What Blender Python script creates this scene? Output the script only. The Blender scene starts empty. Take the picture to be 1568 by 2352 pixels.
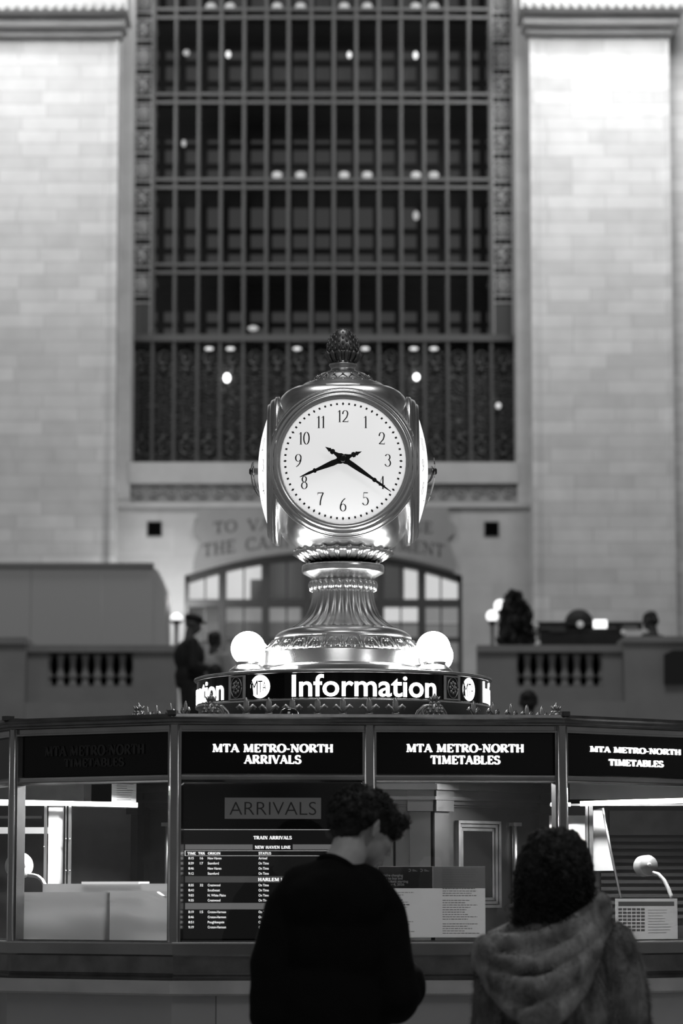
import bpy, bmesh, math, random
from mathutils import Vector, Matrix, noise, Euler
from math import sin, cos, pi, radians, tan, atan, sqrt, hypot
random.seed(7)
sc = bpy.context.scene
COL = sc.collection

# ------------------------------------------------------------------ camera
FPX = 7000.0                       # focal length in pixels of the 1568x2352 frame
PITCH = radians(7.12)
ZC = 1.45
cam = bpy.data.cameras.new('camera')
cam.sensor_fit = 'VERTICAL'
cam.sensor_height = 36.0
cam.lens = FPX / 2352.0 * 36.0
cam.clip_start = 0.1
cam.clip_end = 300
cam.dof.use_dof = True
cam.dof.focus_distance = 13.4
cam.dof.aperture_fstop = 3.0
camo = bpy.data.objects.new('camera', cam)
camo.location = (0, 0, ZC)
camo.rotation_euler = (pi/2 + PITCH, 0, 0)
COL.objects.link(camo)
sc.camera = camo
sc.view_settings.view_transform = 'Standard'
sc.view_settings.look = 'None'
sc.view_settings.gamma = 1
sc.view_settings.use_curve_mapping = False
sc.view_settings.exposure = 0.0
sc.cycles.max_bounces = 6
sc.cycles.diffuse_bounces = 2
sc.cycles.glossy_bounces = 4
sc.cycles.transmission_bounces = 2
sc.cycles.transparent_max_bounces = 10
sc.cycles.caustics_reflective = False
sc.cycles.caustics_refractive = False
sc.cycles.sample_clamp_indirect = 3.0
sc.cycles.use_denoising = True

# ------------------------------------------------------------------ world: the dim hall around
W = bpy.data.worlds.new('hall'); sc.world = W; W.use_nodes = True
nt = W.node_tree; nt.nodes.clear()
out = nt.nodes.new('ShaderNodeOutputWorld'); bg = nt.nodes.new('ShaderNodeBackground')
tc = nt.nodes.new('ShaderNodeTexCoord'); sp = nt.nodes.new('ShaderNodeSeparateXYZ')
nt.links.new(tc.outputs['Generated'], sp.inputs[0])
rmp = nt.nodes.new('ShaderNodeValToRGB')
mr = nt.nodes.new('ShaderNodeMapRange'); mr.inputs[1].default_value = -1; mr.inputs[2].default_value = 1
nt.links.new(sp.outputs[2], mr.inputs[0]); nt.links.new(mr.outputs[0], rmp.inputs[0])
cr = rmp.color_ramp
cr.elements[0].position = 0.0; cr.elements[0].color = (.03,.03,.03,1)
cr.elements[1].position = 1.0; cr.elements[1].color = (.035,.035,.035,1)
for p, v in ((.40,.10),(.48,.12),(.56,.16),(.66,.16),(.76,.05)):
    e = cr.elements.new(p); e.color = (v,v,v,1)
nz = nt.nodes.new('ShaderNodeTexNoise'); nz.inputs['Scale'].default_value = 4.0; nz.inputs['Detail'].default_value = 3
wm = nt.nodes.new('ShaderNodeMapping'); wm.inputs['Scale'].default_value = (2.2, 2.2, .7)
nt.links.new(tc.outputs['Generated'], wm.inputs[0]); nt.links.new(wm.outputs[0], nz.inputs['Vector'])
mr2 = nt.nodes.new('ShaderNodeMapRange'); mr2.inputs[1].default_value = .35; mr2.inputs[2].default_value = .65
mr2.inputs[3].default_value = .2; mr2.inputs[4].default_value = 2.0
nt.links.new(nz.outputs[0], mr2.inputs[0])
mx = nt.nodes.new('ShaderNodeMix'); mx.data_type = 'RGBA'; mx.blend_type = 'MULTIPLY'; mx.inputs[0].default_value = 1
nt.links.new(rmp.outputs[0], mx.inputs[6]); nt.links.new(mr2.outputs[0], mx.inputs[7])
nt.links.new(mx.outputs[2], bg.inputs[0]); bg.inputs[1].default_value = 0.75
nt.links.new(bg.outputs[0], out.inputs[0])

def lamp(kind, name, loc, energy, size=1.0, target=None, size_y=None, angle=None):
    l = bpy.data.lights.new(name, kind); l.energy = energy
    if kind == 'AREA':
        l.size = size
        if size_y: l.shape = 'RECTANGLE'; l.size_y = size_y
    elif kind == 'SPOT':
        l.shadow_soft_size = size; l.spot_size = angle; l.spot_blend = .6
    else:
        l.shadow_soft_size = size
    o = bpy.data.objects.new(name, l); o.location = loc; COL.objects.link(o)
    if target is not None:
        o.rotation_euler = (Vector(target) - Vector(loc)).to_track_quat('-Z', 'Y').to_euler()
    return o
# high above the frame: cornice lights washing down the piers, plus added fill lights
LAMP_PIER = 320
lamp('AREA', 'cornice_light', (-5.0, 39.0, 15.3), LAMP_PIER, 2.0, (-4.6, 43.4, 12.5))
lamp('AREA', 'cornice_light', (4.1, 39.0, 15.3), LAMP_PIER*1.2, 2.0, (4.0, 43.4, 12.5))
lamp('AREA', 'fill_light', (0, 20, 28), 1500, 8.0, (0, 38, 3))  # added overhead fill for the far end of the hall
lamp('AREA', 'fill_light', (-1, 4, 15), 230, 6.0, (0, 13, 1.5))  # added fill from the camera side for the booth front

lamp('AREA', 'fold_light', (6, 6.0, 9), 70, 1.0, (0.6, 10.2, 1.3))  # unseen side lamp added to bring out the coat folds
for sx in (-2.75, 2.72):      # wash lights in the window jambs
    lamp('AREA', 'jamb_light', (sx, 44.0, 15.5), 75, .3, (sx*.8, 44.6, 10))

# ------------------------------------------------------------------ geometry helpers
ST, CT = sin(PITCH), cos(PITCH)
def ray(px, py):
    xr = (px - 784.0)/FPX; yr = (1176.0 - py)/FPX
    return Vector((xr, CT - yr*ST, ST + yr*CT))
def P(px, py, Y):
    d = ray(px, py); t = Y/d.y
    return Vector((d.x*t, Y, ZC + d.z*t))
def Zat(py, Y): return P(784, py, Y).z
def Xat(px, py, Y): return P(px, py, Y).x

ORG = {}
class MB:
    def __init__(s): s.v = []; s.f = []; s.sm = []
    def add(s, vs, fs, smooth=False):
        b = len(s.v); s.v += [Vector(v) for v in vs]
        for f in fs: s.f.append([b+i for i in f]); s.sm.append(smooth)
        return s
    def box(s, x0, x1, y0, y1, z0, z1):
        vs = [(x,y,z) for z in (z0,z1) for y in (y0,y1) for x in (x0,x1)]
        return s.add(vs, [(0,2,3,1),(4,5,7,6),(0,1,5,4),(2,6,7,3),(0,4,6,2),(1,3,7,5)])
    def hexa(s, pts):     # 8 points in box order
        return s.add(pts, [(0,2,3,1),(4,5,7,6),(0,1,5,4),(2,6,7,3),(0,4,6,2),(1,3,7,5)])
    def obox(s, M, x0, x1, y0, y1, z0, z1):
        vs = [M @ Vector((x,y,z)) for z in (z0,z1) for y in (y0,y1) for x in (x0,x1)]
        return s.hexa(vs)
    def bevbox(s, M, x0, x1, y0, y1, z0, z1, b):
        xs=(x0,x0+b,x1-b,x1); 
        # rounded profile in x-y, straight in z
        pts=[(x0+b,y0),(x1-b,y0),(x1,y0+b),(x1,y1-b),(x1-b,y1),(x0+b,y1),(x0,y1-b),(x0,y0+b)]
        n=len(pts)
        vs=[M@Vector((p[0],p[1],z0)) for p in pts]+[M@Vector((p[0],p[1],z1)) for p in pts]
        fs=[(i,(i+1)%n,n+(i+1)%n,n+i) for i in range(n)]+[tuple(range(n))[::-1],tuple(range(n,2*n))]
        return s.add(vs,fs)
    def prism(s, poly, y0, y1, M=None):   # polygon in x-z, extruded along y
        n = len(poly)
        vs = [Vector((p[0], y0, p[1])) for p in poly] + [Vector((p[0], y1, p[1])) for p in poly]
        if M is not None: vs = [M @ v for v in vs]
        fs = [(i, (i+1)%n, n+(i+1)%n, n+i) for i in range(n)] + [tuple(range(n))[::-1], tuple(range(n, 2*n))]
        return s.add(vs, fs)
    def lathe(s, prof, c=(0,0,0), n=48, axis='Z', mod=None, cap=True, smooth=True, M=None):
        vs = []; fs = []
        m = len(prof)
        for i in range(n):
            a = 2*pi*i/n
            for j, (r, z) in enumerate(prof):
                rr = r if mod is None else mod(r, z, a, j)
                if axis == 'Z': p = Vector((rr*cos(a), rr*sin(a), z))
                elif axis == 'Y': p = Vector((rr*cos(a), z, rr*sin(a)))
                else: p = Vector((z, rr*cos(a), rr*sin(a)))
                vs.append((M @ p) if M is not None else p + Vector(c))
        for i in range(n):
            k = (i+1) % n
            for j in range(m-1):
                fs.append((i*m+j, k*m+j, k*m+j+1, i*m+j+1))
        s.add(vs, fs, smooth)
        if cap:
            if prof[0][0] > 1e-6: s.f.append([len(s.v)-n*m+i*m for i in range(n)][::-1]); s.sm.append(False)
            if prof[-1][0] > 1e-6: s.f.append([len(s.v)-n*m+i*m+m-1 for i in range(n)]); s.sm.append(False)
        return s
    def tube(s, pts, r, n=8, cap=True, smooth=True):
        pts = [Vector(p) for p in pts]; m = len(pts)
        rs = r if isinstance(r, (list, tuple)) else [r]*m
        vs = []; fs = []
        up = None
        for i, p in enumerate(pts):
            t = (pts[min(i+1, m-1)] - pts[max(i-1, 0)]).normalized()
            if up is None:
                up = Vector((0,0,1)) if abs(t.z) < .9 else Vector((1,0,0))
            a = t.cross(up).normalized(); b = a.cross(t).normalized(); up = b
            for k in range(n):
                w = 2*pi*k/n
                vs.append(p + (a*cos(w) + b*sin(w))*rs[i])
        for i in range(m-1):
            for k in range(n):
                fs.append((i*n+k, i*n+(k+1)%n, (i+1)*n+(k+1)%n, (i+1)*n+k))
        s.add(vs, fs, smooth)
        if cap:
            b = len(s.v) - m*n
            s.f.append([b+k for k in range(n)][::-1]); s.sm.append(False)
            s.f.append([b+(m-1)*n+k for k in range(n)]); s.sm.append(False)
        return s
    def ell(s, c, r, n=16, m=10, M=None, smooth=True):
        c = Vector(c); r = r if isinstance(r, (tuple, list)) else (r, r, r)
        vs = []; fs = []
        for j in range(1, m):
            t = pi*j/m
            for i in range(n):
                a = 2*pi*i/n
                p = Vector((r[0]*sin(t)*cos(a), r[1]*sin(t)*sin(a), r[2]*cos(t)))
                vs.append(c + (M @ p if M is not None else p))
        top = Vector((0,0,r[2])); bot = -top
        vs += [c + (M @ top if M is not None else top), c + (M @ bot if M is not None else bot)]
        T = (m-1)*n; B = T+1
        for j in range(m-2):
            for i in range(n):
                fs.append((j*n+i, (j+1)*n+i, (j+1)*n+(i+1)%n, j*n+(i+1)%n))
        for i in range(n):
            fs.append((T, i, (i+1)%n)); fs.append((B, (m-2)*n+(i+1)%n, (m-2)*n+i))
        return s.add(vs, fs, smooth)
    def caps(s, p0, r0, p1, r1, n=14):      # tapered capsule
        p0 = Vector(p0); p1 = Vector(p1); d = p1-p0; L = d.length
        t = d/L
        pts = []; rs = []
        for k in range(5):
            a = -pi/2 + (pi/2)*k/5 + .06
            pts.append(p0 + t*r0*sin(a)); rs.append(r0*cos(a))
        pts.append(p0); rs.append(r0); pts.append(p1); rs.append(r1)
        for k in range(1, 6):
            a = (pi/2)*k/5 - (.06 if k == 5 else 0)
            pts.append(p1 + t*r1*sin(a)); rs.append(r1*cos(a))
        return s.tube(pts, rs, n)
    def build(s, name, m, parent=None, smooth_all=None, local=False):
        me = bpy.data.meshes.new(name)
        if parent is not None and not local:
            off = ORG.get(parent.name, Vector((0,0,0)))
        elif parent is None and not local:
            xs = [v.x for v in s.v]; ys = [v.y for v in s.v]; zs = [v.z for v in s.v]
            off = Vector(((min(xs)+max(xs))/2, (min(ys)+max(ys))/2, min(zs)))
        else: off = Vector((0,0,0))
        me.from_pydata([v-off for v in s.v], [], s.f)
        me.polygons.foreach_set('use_smooth', s.sm if smooth_all is None else [smooth_all]*len(s.f))
        me.update()
        bm = bmesh.new(); bm.from_mesh(me); bmesh.ops.recalc_face_normals(bm, faces=bm.faces); bm.to_mesh(me); bm.free()
        o = bpy.data.objects.new(name, me); COL.objects.link(o)
        if m is not None: me.materials.append(m)
        if parent is not None:
            o.parent = parent; ORG[o.name] = off
        else:
            o.location = off; ORG[o.name] = off.copy()
        return o
def tag(o, label=None, cat=None, group=None, kind=None):
    if label: o['label'] = label
    if cat: o['category'] = cat
    if group: o['group'] = group
    if kind: o['kind'] = kind
    return o
def thing(name, loc, label, cat, group=None, kind=None):
    o = bpy.data.objects.new(name, None); o.location = loc; COL.objects.link(o)
    o.empty_display_size = .1
    ORG[o.name] = Vector(loc)
    return tag(o, label, cat, group, kind)
def struct(o): o['kind'] = 'structure'; return o
def copy_tree(o, parent=None):
    c = o.copy(); COL.objects.link(c); c.parent = parent
    for ch in list(o.children): copy_tree(ch, c)
    return c

# ------------------------------------------------------------------ materials
def mat(name, col=.5, rough=.5, metal=0.0, emit=0.0, spec=.5, bump=0, bscale=30, var=0, vscale=8):
    m = bpy.data.materials.new(name); m.use_nodes = True
    t = m.node_tree; b = t.nodes['Principled BSDF']
    b.inputs['Base Color'].default_value = (col, col, col, 1)
    b.inputs['Roughness'].default_value = rough; b.inputs['Metallic'].default_value = metal
    b.inputs['Specular IOR Level'].default_value = spec
    if emit:
        b.inputs['Emission Color'].default_value = (1,1,1,1); b.inputs['Emission Strength'].default_value = emit
    if bump or var:
        g = t.nodes.new('ShaderNodeTexCoord')
    if bump:
        n = t.nodes.new('ShaderNodeTexNoise'); n.inputs['Scale'].default_value = bscale; n.inputs['Detail'].default_value = 4
        t.links.new(g.outputs['Object'], n.inputs['Vector'])
        bp = t.nodes.new('ShaderNodeBump'); bp.inputs['Strength'].default_value = bump; bp.inputs['Distance'].default_value = .01
        t.links.new(n.outputs[0], bp.inputs['Height']); t.links.new(bp.outputs[0], b.inputs['Normal'])
    if var:
        n = t.nodes.new('ShaderNodeTexNoise'); n.inputs['Scale'].default_value = vscale; n.inputs['Detail'].default_value = 5
        t.links.new(g.outputs['Object'], n.inputs['Vector'])
        r = t.nodes.new('ShaderNodeMapRange'); r.inputs[1].default_value = .3; r.inputs[2].default_value = .7
        r.inputs[3].default_value = col*(1-var); r.inputs[4].default_value = col*(1+var)
        t.links.new(n.outputs[0], r.inputs[0]); t.links.new(r.outputs[0], b.inputs['Base Color'])
    return m
def glass_mat(name, gloss=.06, tint=.95, rough=.02):
    m = bpy.data.materials.new(name); m.use_nodes = True
    t = m.node_tree; t.nodes.clear()
    o = t.nodes.new('ShaderNodeOutputMaterial'); mixn = t.nodes.new('ShaderNodeMixShader')
    tr = t.nodes.new('ShaderNodeBsdfTransparent'); tr.inputs[0].default_value = (tint,)*3+(1,)
    gl = t.nodes.new('ShaderNodeBsdfGlossy'); gl.inputs['Roughness'].default_value = rough
    gl.inputs[0].default_value = (1,1,1,1)
    mixn.inputs[0].default_value = gloss
    t.links.new(tr.outputs[0], mixn.inputs[1]); t.links.new(gl.outputs[0], mixn.inputs[2])
    t.links.new(mixn.outputs[0], o.inputs[0]); return m
def stone_mat(name, col, bw=.85, bh=.195, mortar=.006, contrast=.10, joint=.75):
    m = bpy.data.materials.new(name); m.use_nodes = True
    t = m.node_tree; b = t.nodes['Principled BSDF']; b.inputs['Roughness'].default_value = .7
    g = t.nodes.new('ShaderNodeNewGeometry'); s = t.nodes.new('ShaderNodeSeparateXYZ'); c = t.nodes.new('ShaderNodeCombineXYZ')
    t.links.new(g.outputs['Position'], s.inputs[0])
    ad = t.nodes.new('ShaderNodeMath'); ad.operation = 'ADD'
    t.links.new(s.outputs[0], ad.inputs[0]); t.links.new(s.outputs[1], ad.inputs[1])
    t.links.new(ad.outputs[0], c.inputs[0]); t.links.new(s.outputs[2], c.inputs[1])
    br = t.nodes.new('ShaderNodeTexBrick')
    br.inputs['Scale'].default_value = 1; br.inputs['Brick Width'].default_value = bw; br.inputs['Row Height'].default_value = bh
    br.inputs['Mortar Size'].default_value = mortar; br.inputs['Mortar Smooth'].default_value = .3
    br.offset_frequency = 2; br.offset = .43; br.squash = .7; br.squash_frequency = 3
    lo, hi, jo = col*(1-contrast), col*(1+contrast), col*joint
    br.inputs['Color1'].default_value = (lo,lo,lo,1); br.inputs['Color2'].default_value = (hi,hi,hi,1)
    br.inputs['Mortar'].default_value = (jo,jo,jo,1)
    t.links.new(c.outputs[0], br.inputs['Vector'])
    n = t.nodes.new('ShaderNodeTexNoise'); n.inputs['Scale'].default_value = 3; n.inputs['Detail'].default_value = 6
    t.links.new(g.outputs['Position'], n.inputs['Vector'])
    r = t.nodes.new('ShaderNodeMapRange'); r.inputs[1].default_value = .3; r.inputs[2].default_value = .7; r.inputs[3].default_value = .92; r.inputs[4].default_value = 1.07
    t.links.new(n.outputs[0], r.inputs[0])
    mx = t.nodes.new('ShaderNodeMix'); mx.data_type = 'RGBA'; mx.blend_type = 'MULTIPLY'; mx.inputs[0].default_value = 1
    t.links.new(br.outputs['Color'], mx.inputs[6]); t.links.new(r.outputs[0], mx.inputs[7])
    t.links.new(mx.outputs[2], b.inputs['Base Color'])
    bp = t.nodes.new('ShaderNodeBump'); bp.inputs['Strength'].default_value = .5; bp.inputs['Distance'].default_value = .01; bp.invert = True
    t.links.new(br.outputs['Fac'], bp.inputs['Height']); t.links.new(bp.outputs[0], b.inputs['Normal'])
    return m
def relief_mat(name, col, scale=6, strength=1.0, rough=.45, metal=.3):
    m = bpy.data.materials.new(name); m.use_nodes = True
    t = m.node_tree; b = t.nodes['Principled BSDF']; b.inputs['Roughness'].default_value = rough; b.inputs['Metallic'].default_value = metal
    g = t.nodes.new('ShaderNodeTexCoord')
    v = t.nodes.new('ShaderNodeTexWave'); v.inputs['Scale'].default_value = scale; v.inputs['Distortion'].default_value = 9
    v.inputs['Detail'].default_value = 2; v.inputs['Detail Scale'].default_value = 1.6; v.wave_type = 'RINGS'
    t.links.new(g.outputs['Object'], v.inputs['Vector'])
    r = t.nodes.new('ShaderNodeMapRange'); r.inputs[3].default_value = col*.35; r.inputs[4].default_value = col*1.4
    t.links.new(v.outputs['Fac'], r.inputs[0]); t.links.new(r.outputs[0], b.inputs['Base Color'])
    bp = t.nodes.new('ShaderNodeBump'); bp.inputs['Strength'].default_value = strength; bp.inputs['Distance'].default_value = .05
    t.links.new(v.outputs['Fac'], bp.inputs['Height']); t.links.new(bp.outputs[0], b.inputs['Normal'])
    return m
def fur_mat(name, c0, c1, sx=18, sz=5):
    m = bpy.data.materials.new(name); m.use_nodes = True
    t = m.node_tree; b = t.nodes['Principled BSDF']; b.inputs['Roughness'].default_value = .8; b.inputs['Specular IOR Level'].default_value = .15
    g = t.nodes.new('ShaderNodeTexCoord'); mp = t.nodes.new('ShaderNodeMapping'); mp.inputs['Scale'].default_value = (sx, sx, sz)
    t.links.new(g.outputs['Object'], mp.inputs[0])
    n = t.nodes.new('ShaderNodeTexNoise'); n.inputs['Scale'].default_value = 1; n.inputs['Detail'].default_value = 5; n.inputs['Distortion'].default_value = .8
    t.links.new(mp.outputs[0], n.inputs['Vector'])
    r = t.nodes.new('ShaderNodeMapRange'); r.inputs[1].default_value = .35; r.inputs[2].default_value = .68; r.inputs[3].default_value = c0; r.inputs[4].default_value = c1
    t.links.new(n.outputs[0], r.inputs[0]); t.links.new(r.outputs[0], b.inputs['Base Color'])
    return m

STONE = stone_mat('pale_limestone', .62)
STONE_S = stone_mat('smooth_limestone', .56, 1.6, .6, .004, .04, .85)
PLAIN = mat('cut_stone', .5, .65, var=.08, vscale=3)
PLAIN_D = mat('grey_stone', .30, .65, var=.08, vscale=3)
PLATE = mat('inscription_stone', .30, .7, var=.06, vscale=3)
HOARD = mat('painted_hoarding', .46, .6)
BRONZE = mat('dark_bronze', .09, .4, .5)
BRONZE_L = mat('window_bronze', .10, .45, .4)
BRONZE_O = mat('border_bronze', .42, .5, .1)
RELIEF = relief_mat('bronze_relief', .085, 5.0)
RELIEF_S = relief_mat('ornament_bronze', .10, 7.0)
BLACK = mat('black_enamel', .006, .25, spec=.3)
DARK = mat('dark_void', .004, .9, spec=.0)
BRASS = mat('polished_brass', .85, .27, 1.0, bump=.03, bscale=14)
BRASS_M = mat('worn_brass', .58, .32, 1.0, bump=.06, bscale=30, var=.18, vscale=14)
BOOTHM = mat('booth_brass', .34, .26, 1.0, bump=.05, bscale=9, var=.25, vscale=3)
BRASS_D = mat('dull_dark_brass', .20, .38, 1.0, bump=.1, bscale=40, var=.25, vscale=10)
BRASS_DD = mat('antique_bronze', .11, .45, .9, bump=.15, bscale=60)
GLASS = glass_mat('booth_glass', .025, .96)
WGLASS = glass_mat('window_glass', .04, .8)
LIT = mat('lit_letter', .8, .5, emit=1.6)
LITB = mat('lit_letter_bright', .8, .5, emit=3.0)
UNLIT = mat('unlit_letter', .022, .5)
GLOBE = mat('opal_globe_lit', .9, .3, emit=22.0)
def paper_mat(name, col, tr=.5):
    m = bpy.data.materials.new(name); m.use_nodes = True; t = m.node_tree; t.nodes.clear()
    o = t.nodes.new('ShaderNodeOutputMaterial'); x = t.nodes.new('ShaderNodeMixShader'); d = t.nodes.new('ShaderNodeBsdfDiffuse'); l = t.nodes.new('ShaderNodeBsdfTranslucent')
    for n in (d, l): n.inputs[0].default_value = (col, col, col, 1)
    x.inputs[0].default_value = tr; t.links.new(d.outputs[0], x.inputs[1]); t.links.new(l.outputs[0], x.inputs[2]); t.links.new(x.outputs[0], o.inputs[0]); return m
PAPER = paper_mat('white_paper', .8, .4)
INK = mat('print_ink', .03, .7)
INKG = mat('grey_print', .28, .7)
SKIN = mat('skin', .44, .5, var=.06, vscale=20)
print('head ok')
# ------------------------------------------------------------------ lettering
def sans(body, size, bold=0.0, space=1.0, align='LEFT'):
    cu = bpy.data.curves.new('txt', 'FONT'); cu.body = body; cu.size = size; cu.offset = bold; cu.space_character = space
    cu.align_x = align; cu.resolution_u = 4; cu.fill_mode = 'FRONT'
    ob = bpy.data.objects.new('txt', cu); COL.objects.link(ob)
    dg = bpy.context.evaluated_depsgraph_get(); dg.update()
    me = bpy.data.meshes.new_from_object(ob.evaluated_get(dg))
    vs = [(v.co.x, v.co.y) for v in me.vertices]; fs = [list(p.vertices) for p in me.polygons]
    bpy.data.objects.remove(ob); bpy.data.curves.remove(cu); bpy.data.meshes.remove(me)
    return vs, fs
def fit(vs, x0, x1, y0, y1):
    ax = min(v[0] for v in vs); bx = max(v[0] for v in vs); ay = min(v[1] for v in vs); by = max(v[1] for v in vs)
    return [(x0+(v[0]-ax)/(bx-ax)*(x1-x0), y0+(v[1]-ay)/(by-ay)*(y1-y0)) for v in vs]
def glyph(ch):
    L = []; S = []
    def l(x0,y0,x1,y1,w): L.append(([(x0,y0),(x1,y1)], w))
    def a(cx,cy,rx,ry,a0,a1,n=14):
        pts=[]
        for i in range(n+1):
            t=radians(a0+(a1-a0)*i/n); pts.append((cx+rx*cos(t),cy+ry*sin(t)))
        L.append((pts,'nib'))
    def s(x,y,h=.13): S.append((x,y,h))
    w=.7
    if ch=='I': l(.19,0,.19,1,'T'); s(.19,0); s(.19,1); w=.38
    elif ch=='H': l(.18,0,.18,1,'T'); l(.66,0,.66,1,'T'); l(.18,.52,.66,.52,'t'); [s(x,y) for x in (.18,.66) for y in (0,1)]; w=.84
    elif ch in 'EFL':
        l(.18,0,.18,1,'T'); s(.18,0); s(.18,1)
        if ch in 'EF': l(.18,.97,.58,.97,'t'); l(.58,1,.6,.76,'t'); l(.18,.52,.46,.52,'t'); l(.46,.42,.46,.62,'t')
        if ch in 'EL': l(.18,.03,.58,.03,'t'); l(.58,0,.62,.26,'t')
        w=.68
    elif ch=='T': l(.36,0,.36,1,'T'); s(.36,0); l(.05,.97,.67,.97,'t'); l(.05,1,.04,.74,'t'); l(.67,1,.68,.74,'t'); w=.72
    elif ch=='A': l(.1,0,.40,1,'t'); l(.38,1,.72,0,'T'); l(.2,.33,.6,.33,'t'); s(.1,0,.12); s(.72,0,.14); w=.82
    elif ch=='V': l(.1,1,.44,0,'T'); l(.42,0,.72,1,'t'); s(.1,1,.14); s(.72,1,.12); w=.8
    elif ch=='W': l(.08,1,.34,0,'T'); l(.34,0,.56,1,'t'); l(.54,1,.8,0,'T'); l(.8,0,1.04,1,'t'); s(.08,1); s(.55,1,.1); s(1.04,1,.1); w=1.12
    elif ch=='M': l(.16,0,.2,1,'t'); l(.2,1,.52,.05,'T'); l(.5,.05,.84,1,'t'); l(.84,1,.86,0,'T'); s(.16,0,.12); s(.86,0,.14); s(.14,1,.08); s(.9,1,.08); w=1.04
    elif ch=='N': l(.17,0,.17,1,'t'); l(.17,1,.72,.02,'T'); l(.72,0,.72,1,'t'); s(.17,0,.12); s(.1,1,.1); s(.72,1,.13); w=.88
    elif ch in 'RPB':
        l(.18,0,.18,1,'T'); s(.18,0); s(.15,1,.1)
        l(.18,.97,.38,.97,'t'); a(.38,.74,.22,.235,90,-90); l(.18,.5,.38,.5,'t')
        if ch=='R': l(.38,.5,.7,.02,'T'); s(.74,0,.1); w=.8
        if ch=='P': w=.68
        if ch=='B': l(.18,.03,.4,.03,'t'); a(.4,.265,.25,.235,90,-90); w=.74
    elif ch=='D': l(.18,0,.18,1,'T'); s(.14,0,.08); s(.14,1,.08); l(.18,.97,.36,.97,'t'); a(.36,.5,.38,.47,90,-90,20); l(.18,.03,.36,.03,'t'); w=.86
    elif ch=='O': a(.44,.5,.35,.49,0,360,28); w=.88
    elif ch in 'CG':
        a(.44,.5,.35,.49,48,312,24); l(.68,.98,.69,.72,'t'); w=.8
        if ch=='G': l(.69,.08,.69,.42,'T'); s(.69,.42); w=.86
        else: l(.68,.02,.69,.2,'t')
    elif ch=='S': a(.33,.745,.2,.23,30,270,14); a(.33,.265,.24,.25,90,-150,14); l(.53,.98,.54,.74,'t'); l(.1,.02,.09,.28,'t'); w=.64
    elif ch=='U': l(.17,1,.17,.3,'T'); a(.42,.3,.25,.29,180,360); l(.67,.3,.67,1,'t'); s(.17,1); s(.67,1,.11); w=.84
    elif ch=='K': l(.18,0,.18,1,'T'); s(.18,0); s(.18,1); l(.2,.45,.62,1,'t'); l(.36,.62,.7,0,'T'); s(.64,1,.1); s(.72,0,.12); w=.82
    elif ch=='&': a(.36,.76,.16,.22,0,360,18); a(.34,.28,.24,.27,110,360,16); l(.26,.62,.74,0,'T'); w=.84
    elif ch=='-': l(.06,.36,.32,.36,'t'); l(.06,.40,.32,.40,'t'); w=.38
    elif ch==' ': w=.36
    # slender clock figures
    elif ch=='0': a(.28,.5,.22,.49,0,360,30); w=.56
    elif ch=='1': l(.2,0,.2,1,'T'); s(.2,0,.1); l(.2,.98,.05,.84,'t'); w=.36
    elif ch=='2': a(.28,.72,.2,.26,190,-20,18); L.append(([(.475,.64),(.4,.42),(.22,.2),(.06,.03)],'nib')); l(.06,.04,.5,.04,'m'); l(.5,.0,.52,.16,'t'); w=.56
    elif ch=='3': a(.25,.76,.19,.22,160,-80,16); a(.25,.29,.23,.27,82,-160,18); w=.54
    elif ch=='4': l(.36,0,.36,1,'T'); l(.36,1,.02,.3,'t'); l(.02,.28,.54,.28,'m'); s(.36,0,.1); w=.56
    elif ch=='5': l(.12,.96,.46,.96,'m'); l(.12,.98,.08,.56,'t'); a(.24,.31,.24,.3,125,-155,18); w=.54
    elif ch=='6': L.append(([(.46,.98),(.3,.86),(.16,.68),(.08,.46),(.06,.3)],'nib')); a(.28,.28,.22,.27,0,360,22); w=.56
    elif ch=='7': l(.04,.95,.5,.95,'m'); l(.04,.98,.03,.8,'t'); L.append(([(.5,.96),(.34,.62),(.26,.3),(.24,0)],'nib')); w=.52
    elif ch=='8': a(.28,.76,.17,.22,0,360,20); a(.28,.27,.22,.26,0,360,20); w=.56
    elif ch=='9': a(.28,.7,.22,.28,0,360,22); L.append(([(.5,.7),(.47,.45),(.38,.24),(.24,.08),(.1,.0)],'nib')); w=.56
    return w, L, S
def serif(text, T=.16, t=.065, track=0.02, narrow=1.0):
    """flat serif lettering, cap height 1; returns 2D verts and faces"""
    vs = []; fs = []; x = 0
    def quadstrip(pts, ws):
        b = len(vs); n = len(pts)
        for i, p in enumerate(pts):
            q0 = pts[max(i-1,0)]; q1 = pts[min(i+1,n-1)]
            dx, dy = q1[0]-q0[0], q1[1]-q0[1]; d = hypot(dx,dy) or 1
            nx, ny = -dy/d, dx/d
            vs.append((x+(p[0])*narrow+nx*ws[i]/2, p[1]+ny*ws[i]/2)); vs.append((x+p[0]*narrow-nx*ws[i]/2, p[1]-ny*ws[i]/2))
        for i in range(n-1): fs.append([b+2*i, b+2*i+1, b+2*i+3, b+2*i+2])
    for ch in text:
        w, L, S = glyph(ch)
        for pts, k in L:
            n = len(pts)
            if k == 'T': ws = [T]*n
            elif k == 't': ws = [t]*n
            elif k == 'm': ws = [(T+t)*.45]*n
            else:
                ws = []
                for i in range(n):
                    q0 = pts[max(i-1,0)]; q1 = pts[min(i+1,n-1)]
                    dx, dy = q1[0]-q0[0], q1[1]-q0[1]; d = hypot(dx,dy) or 1
                    ws.append(t+(T-t)*abs(dy/d)**1.5)
            quadstrip(pts, ws)
        for (sx, sy, h) in S:
            y0 = sy if sy < .5 else sy-t*.9
            quadstrip([(sx-h, y0+t*.45), (sx+h, y0+t*.45)], [t*.9]*2)
        x += w*narrow + track
    return vs, fs
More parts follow.
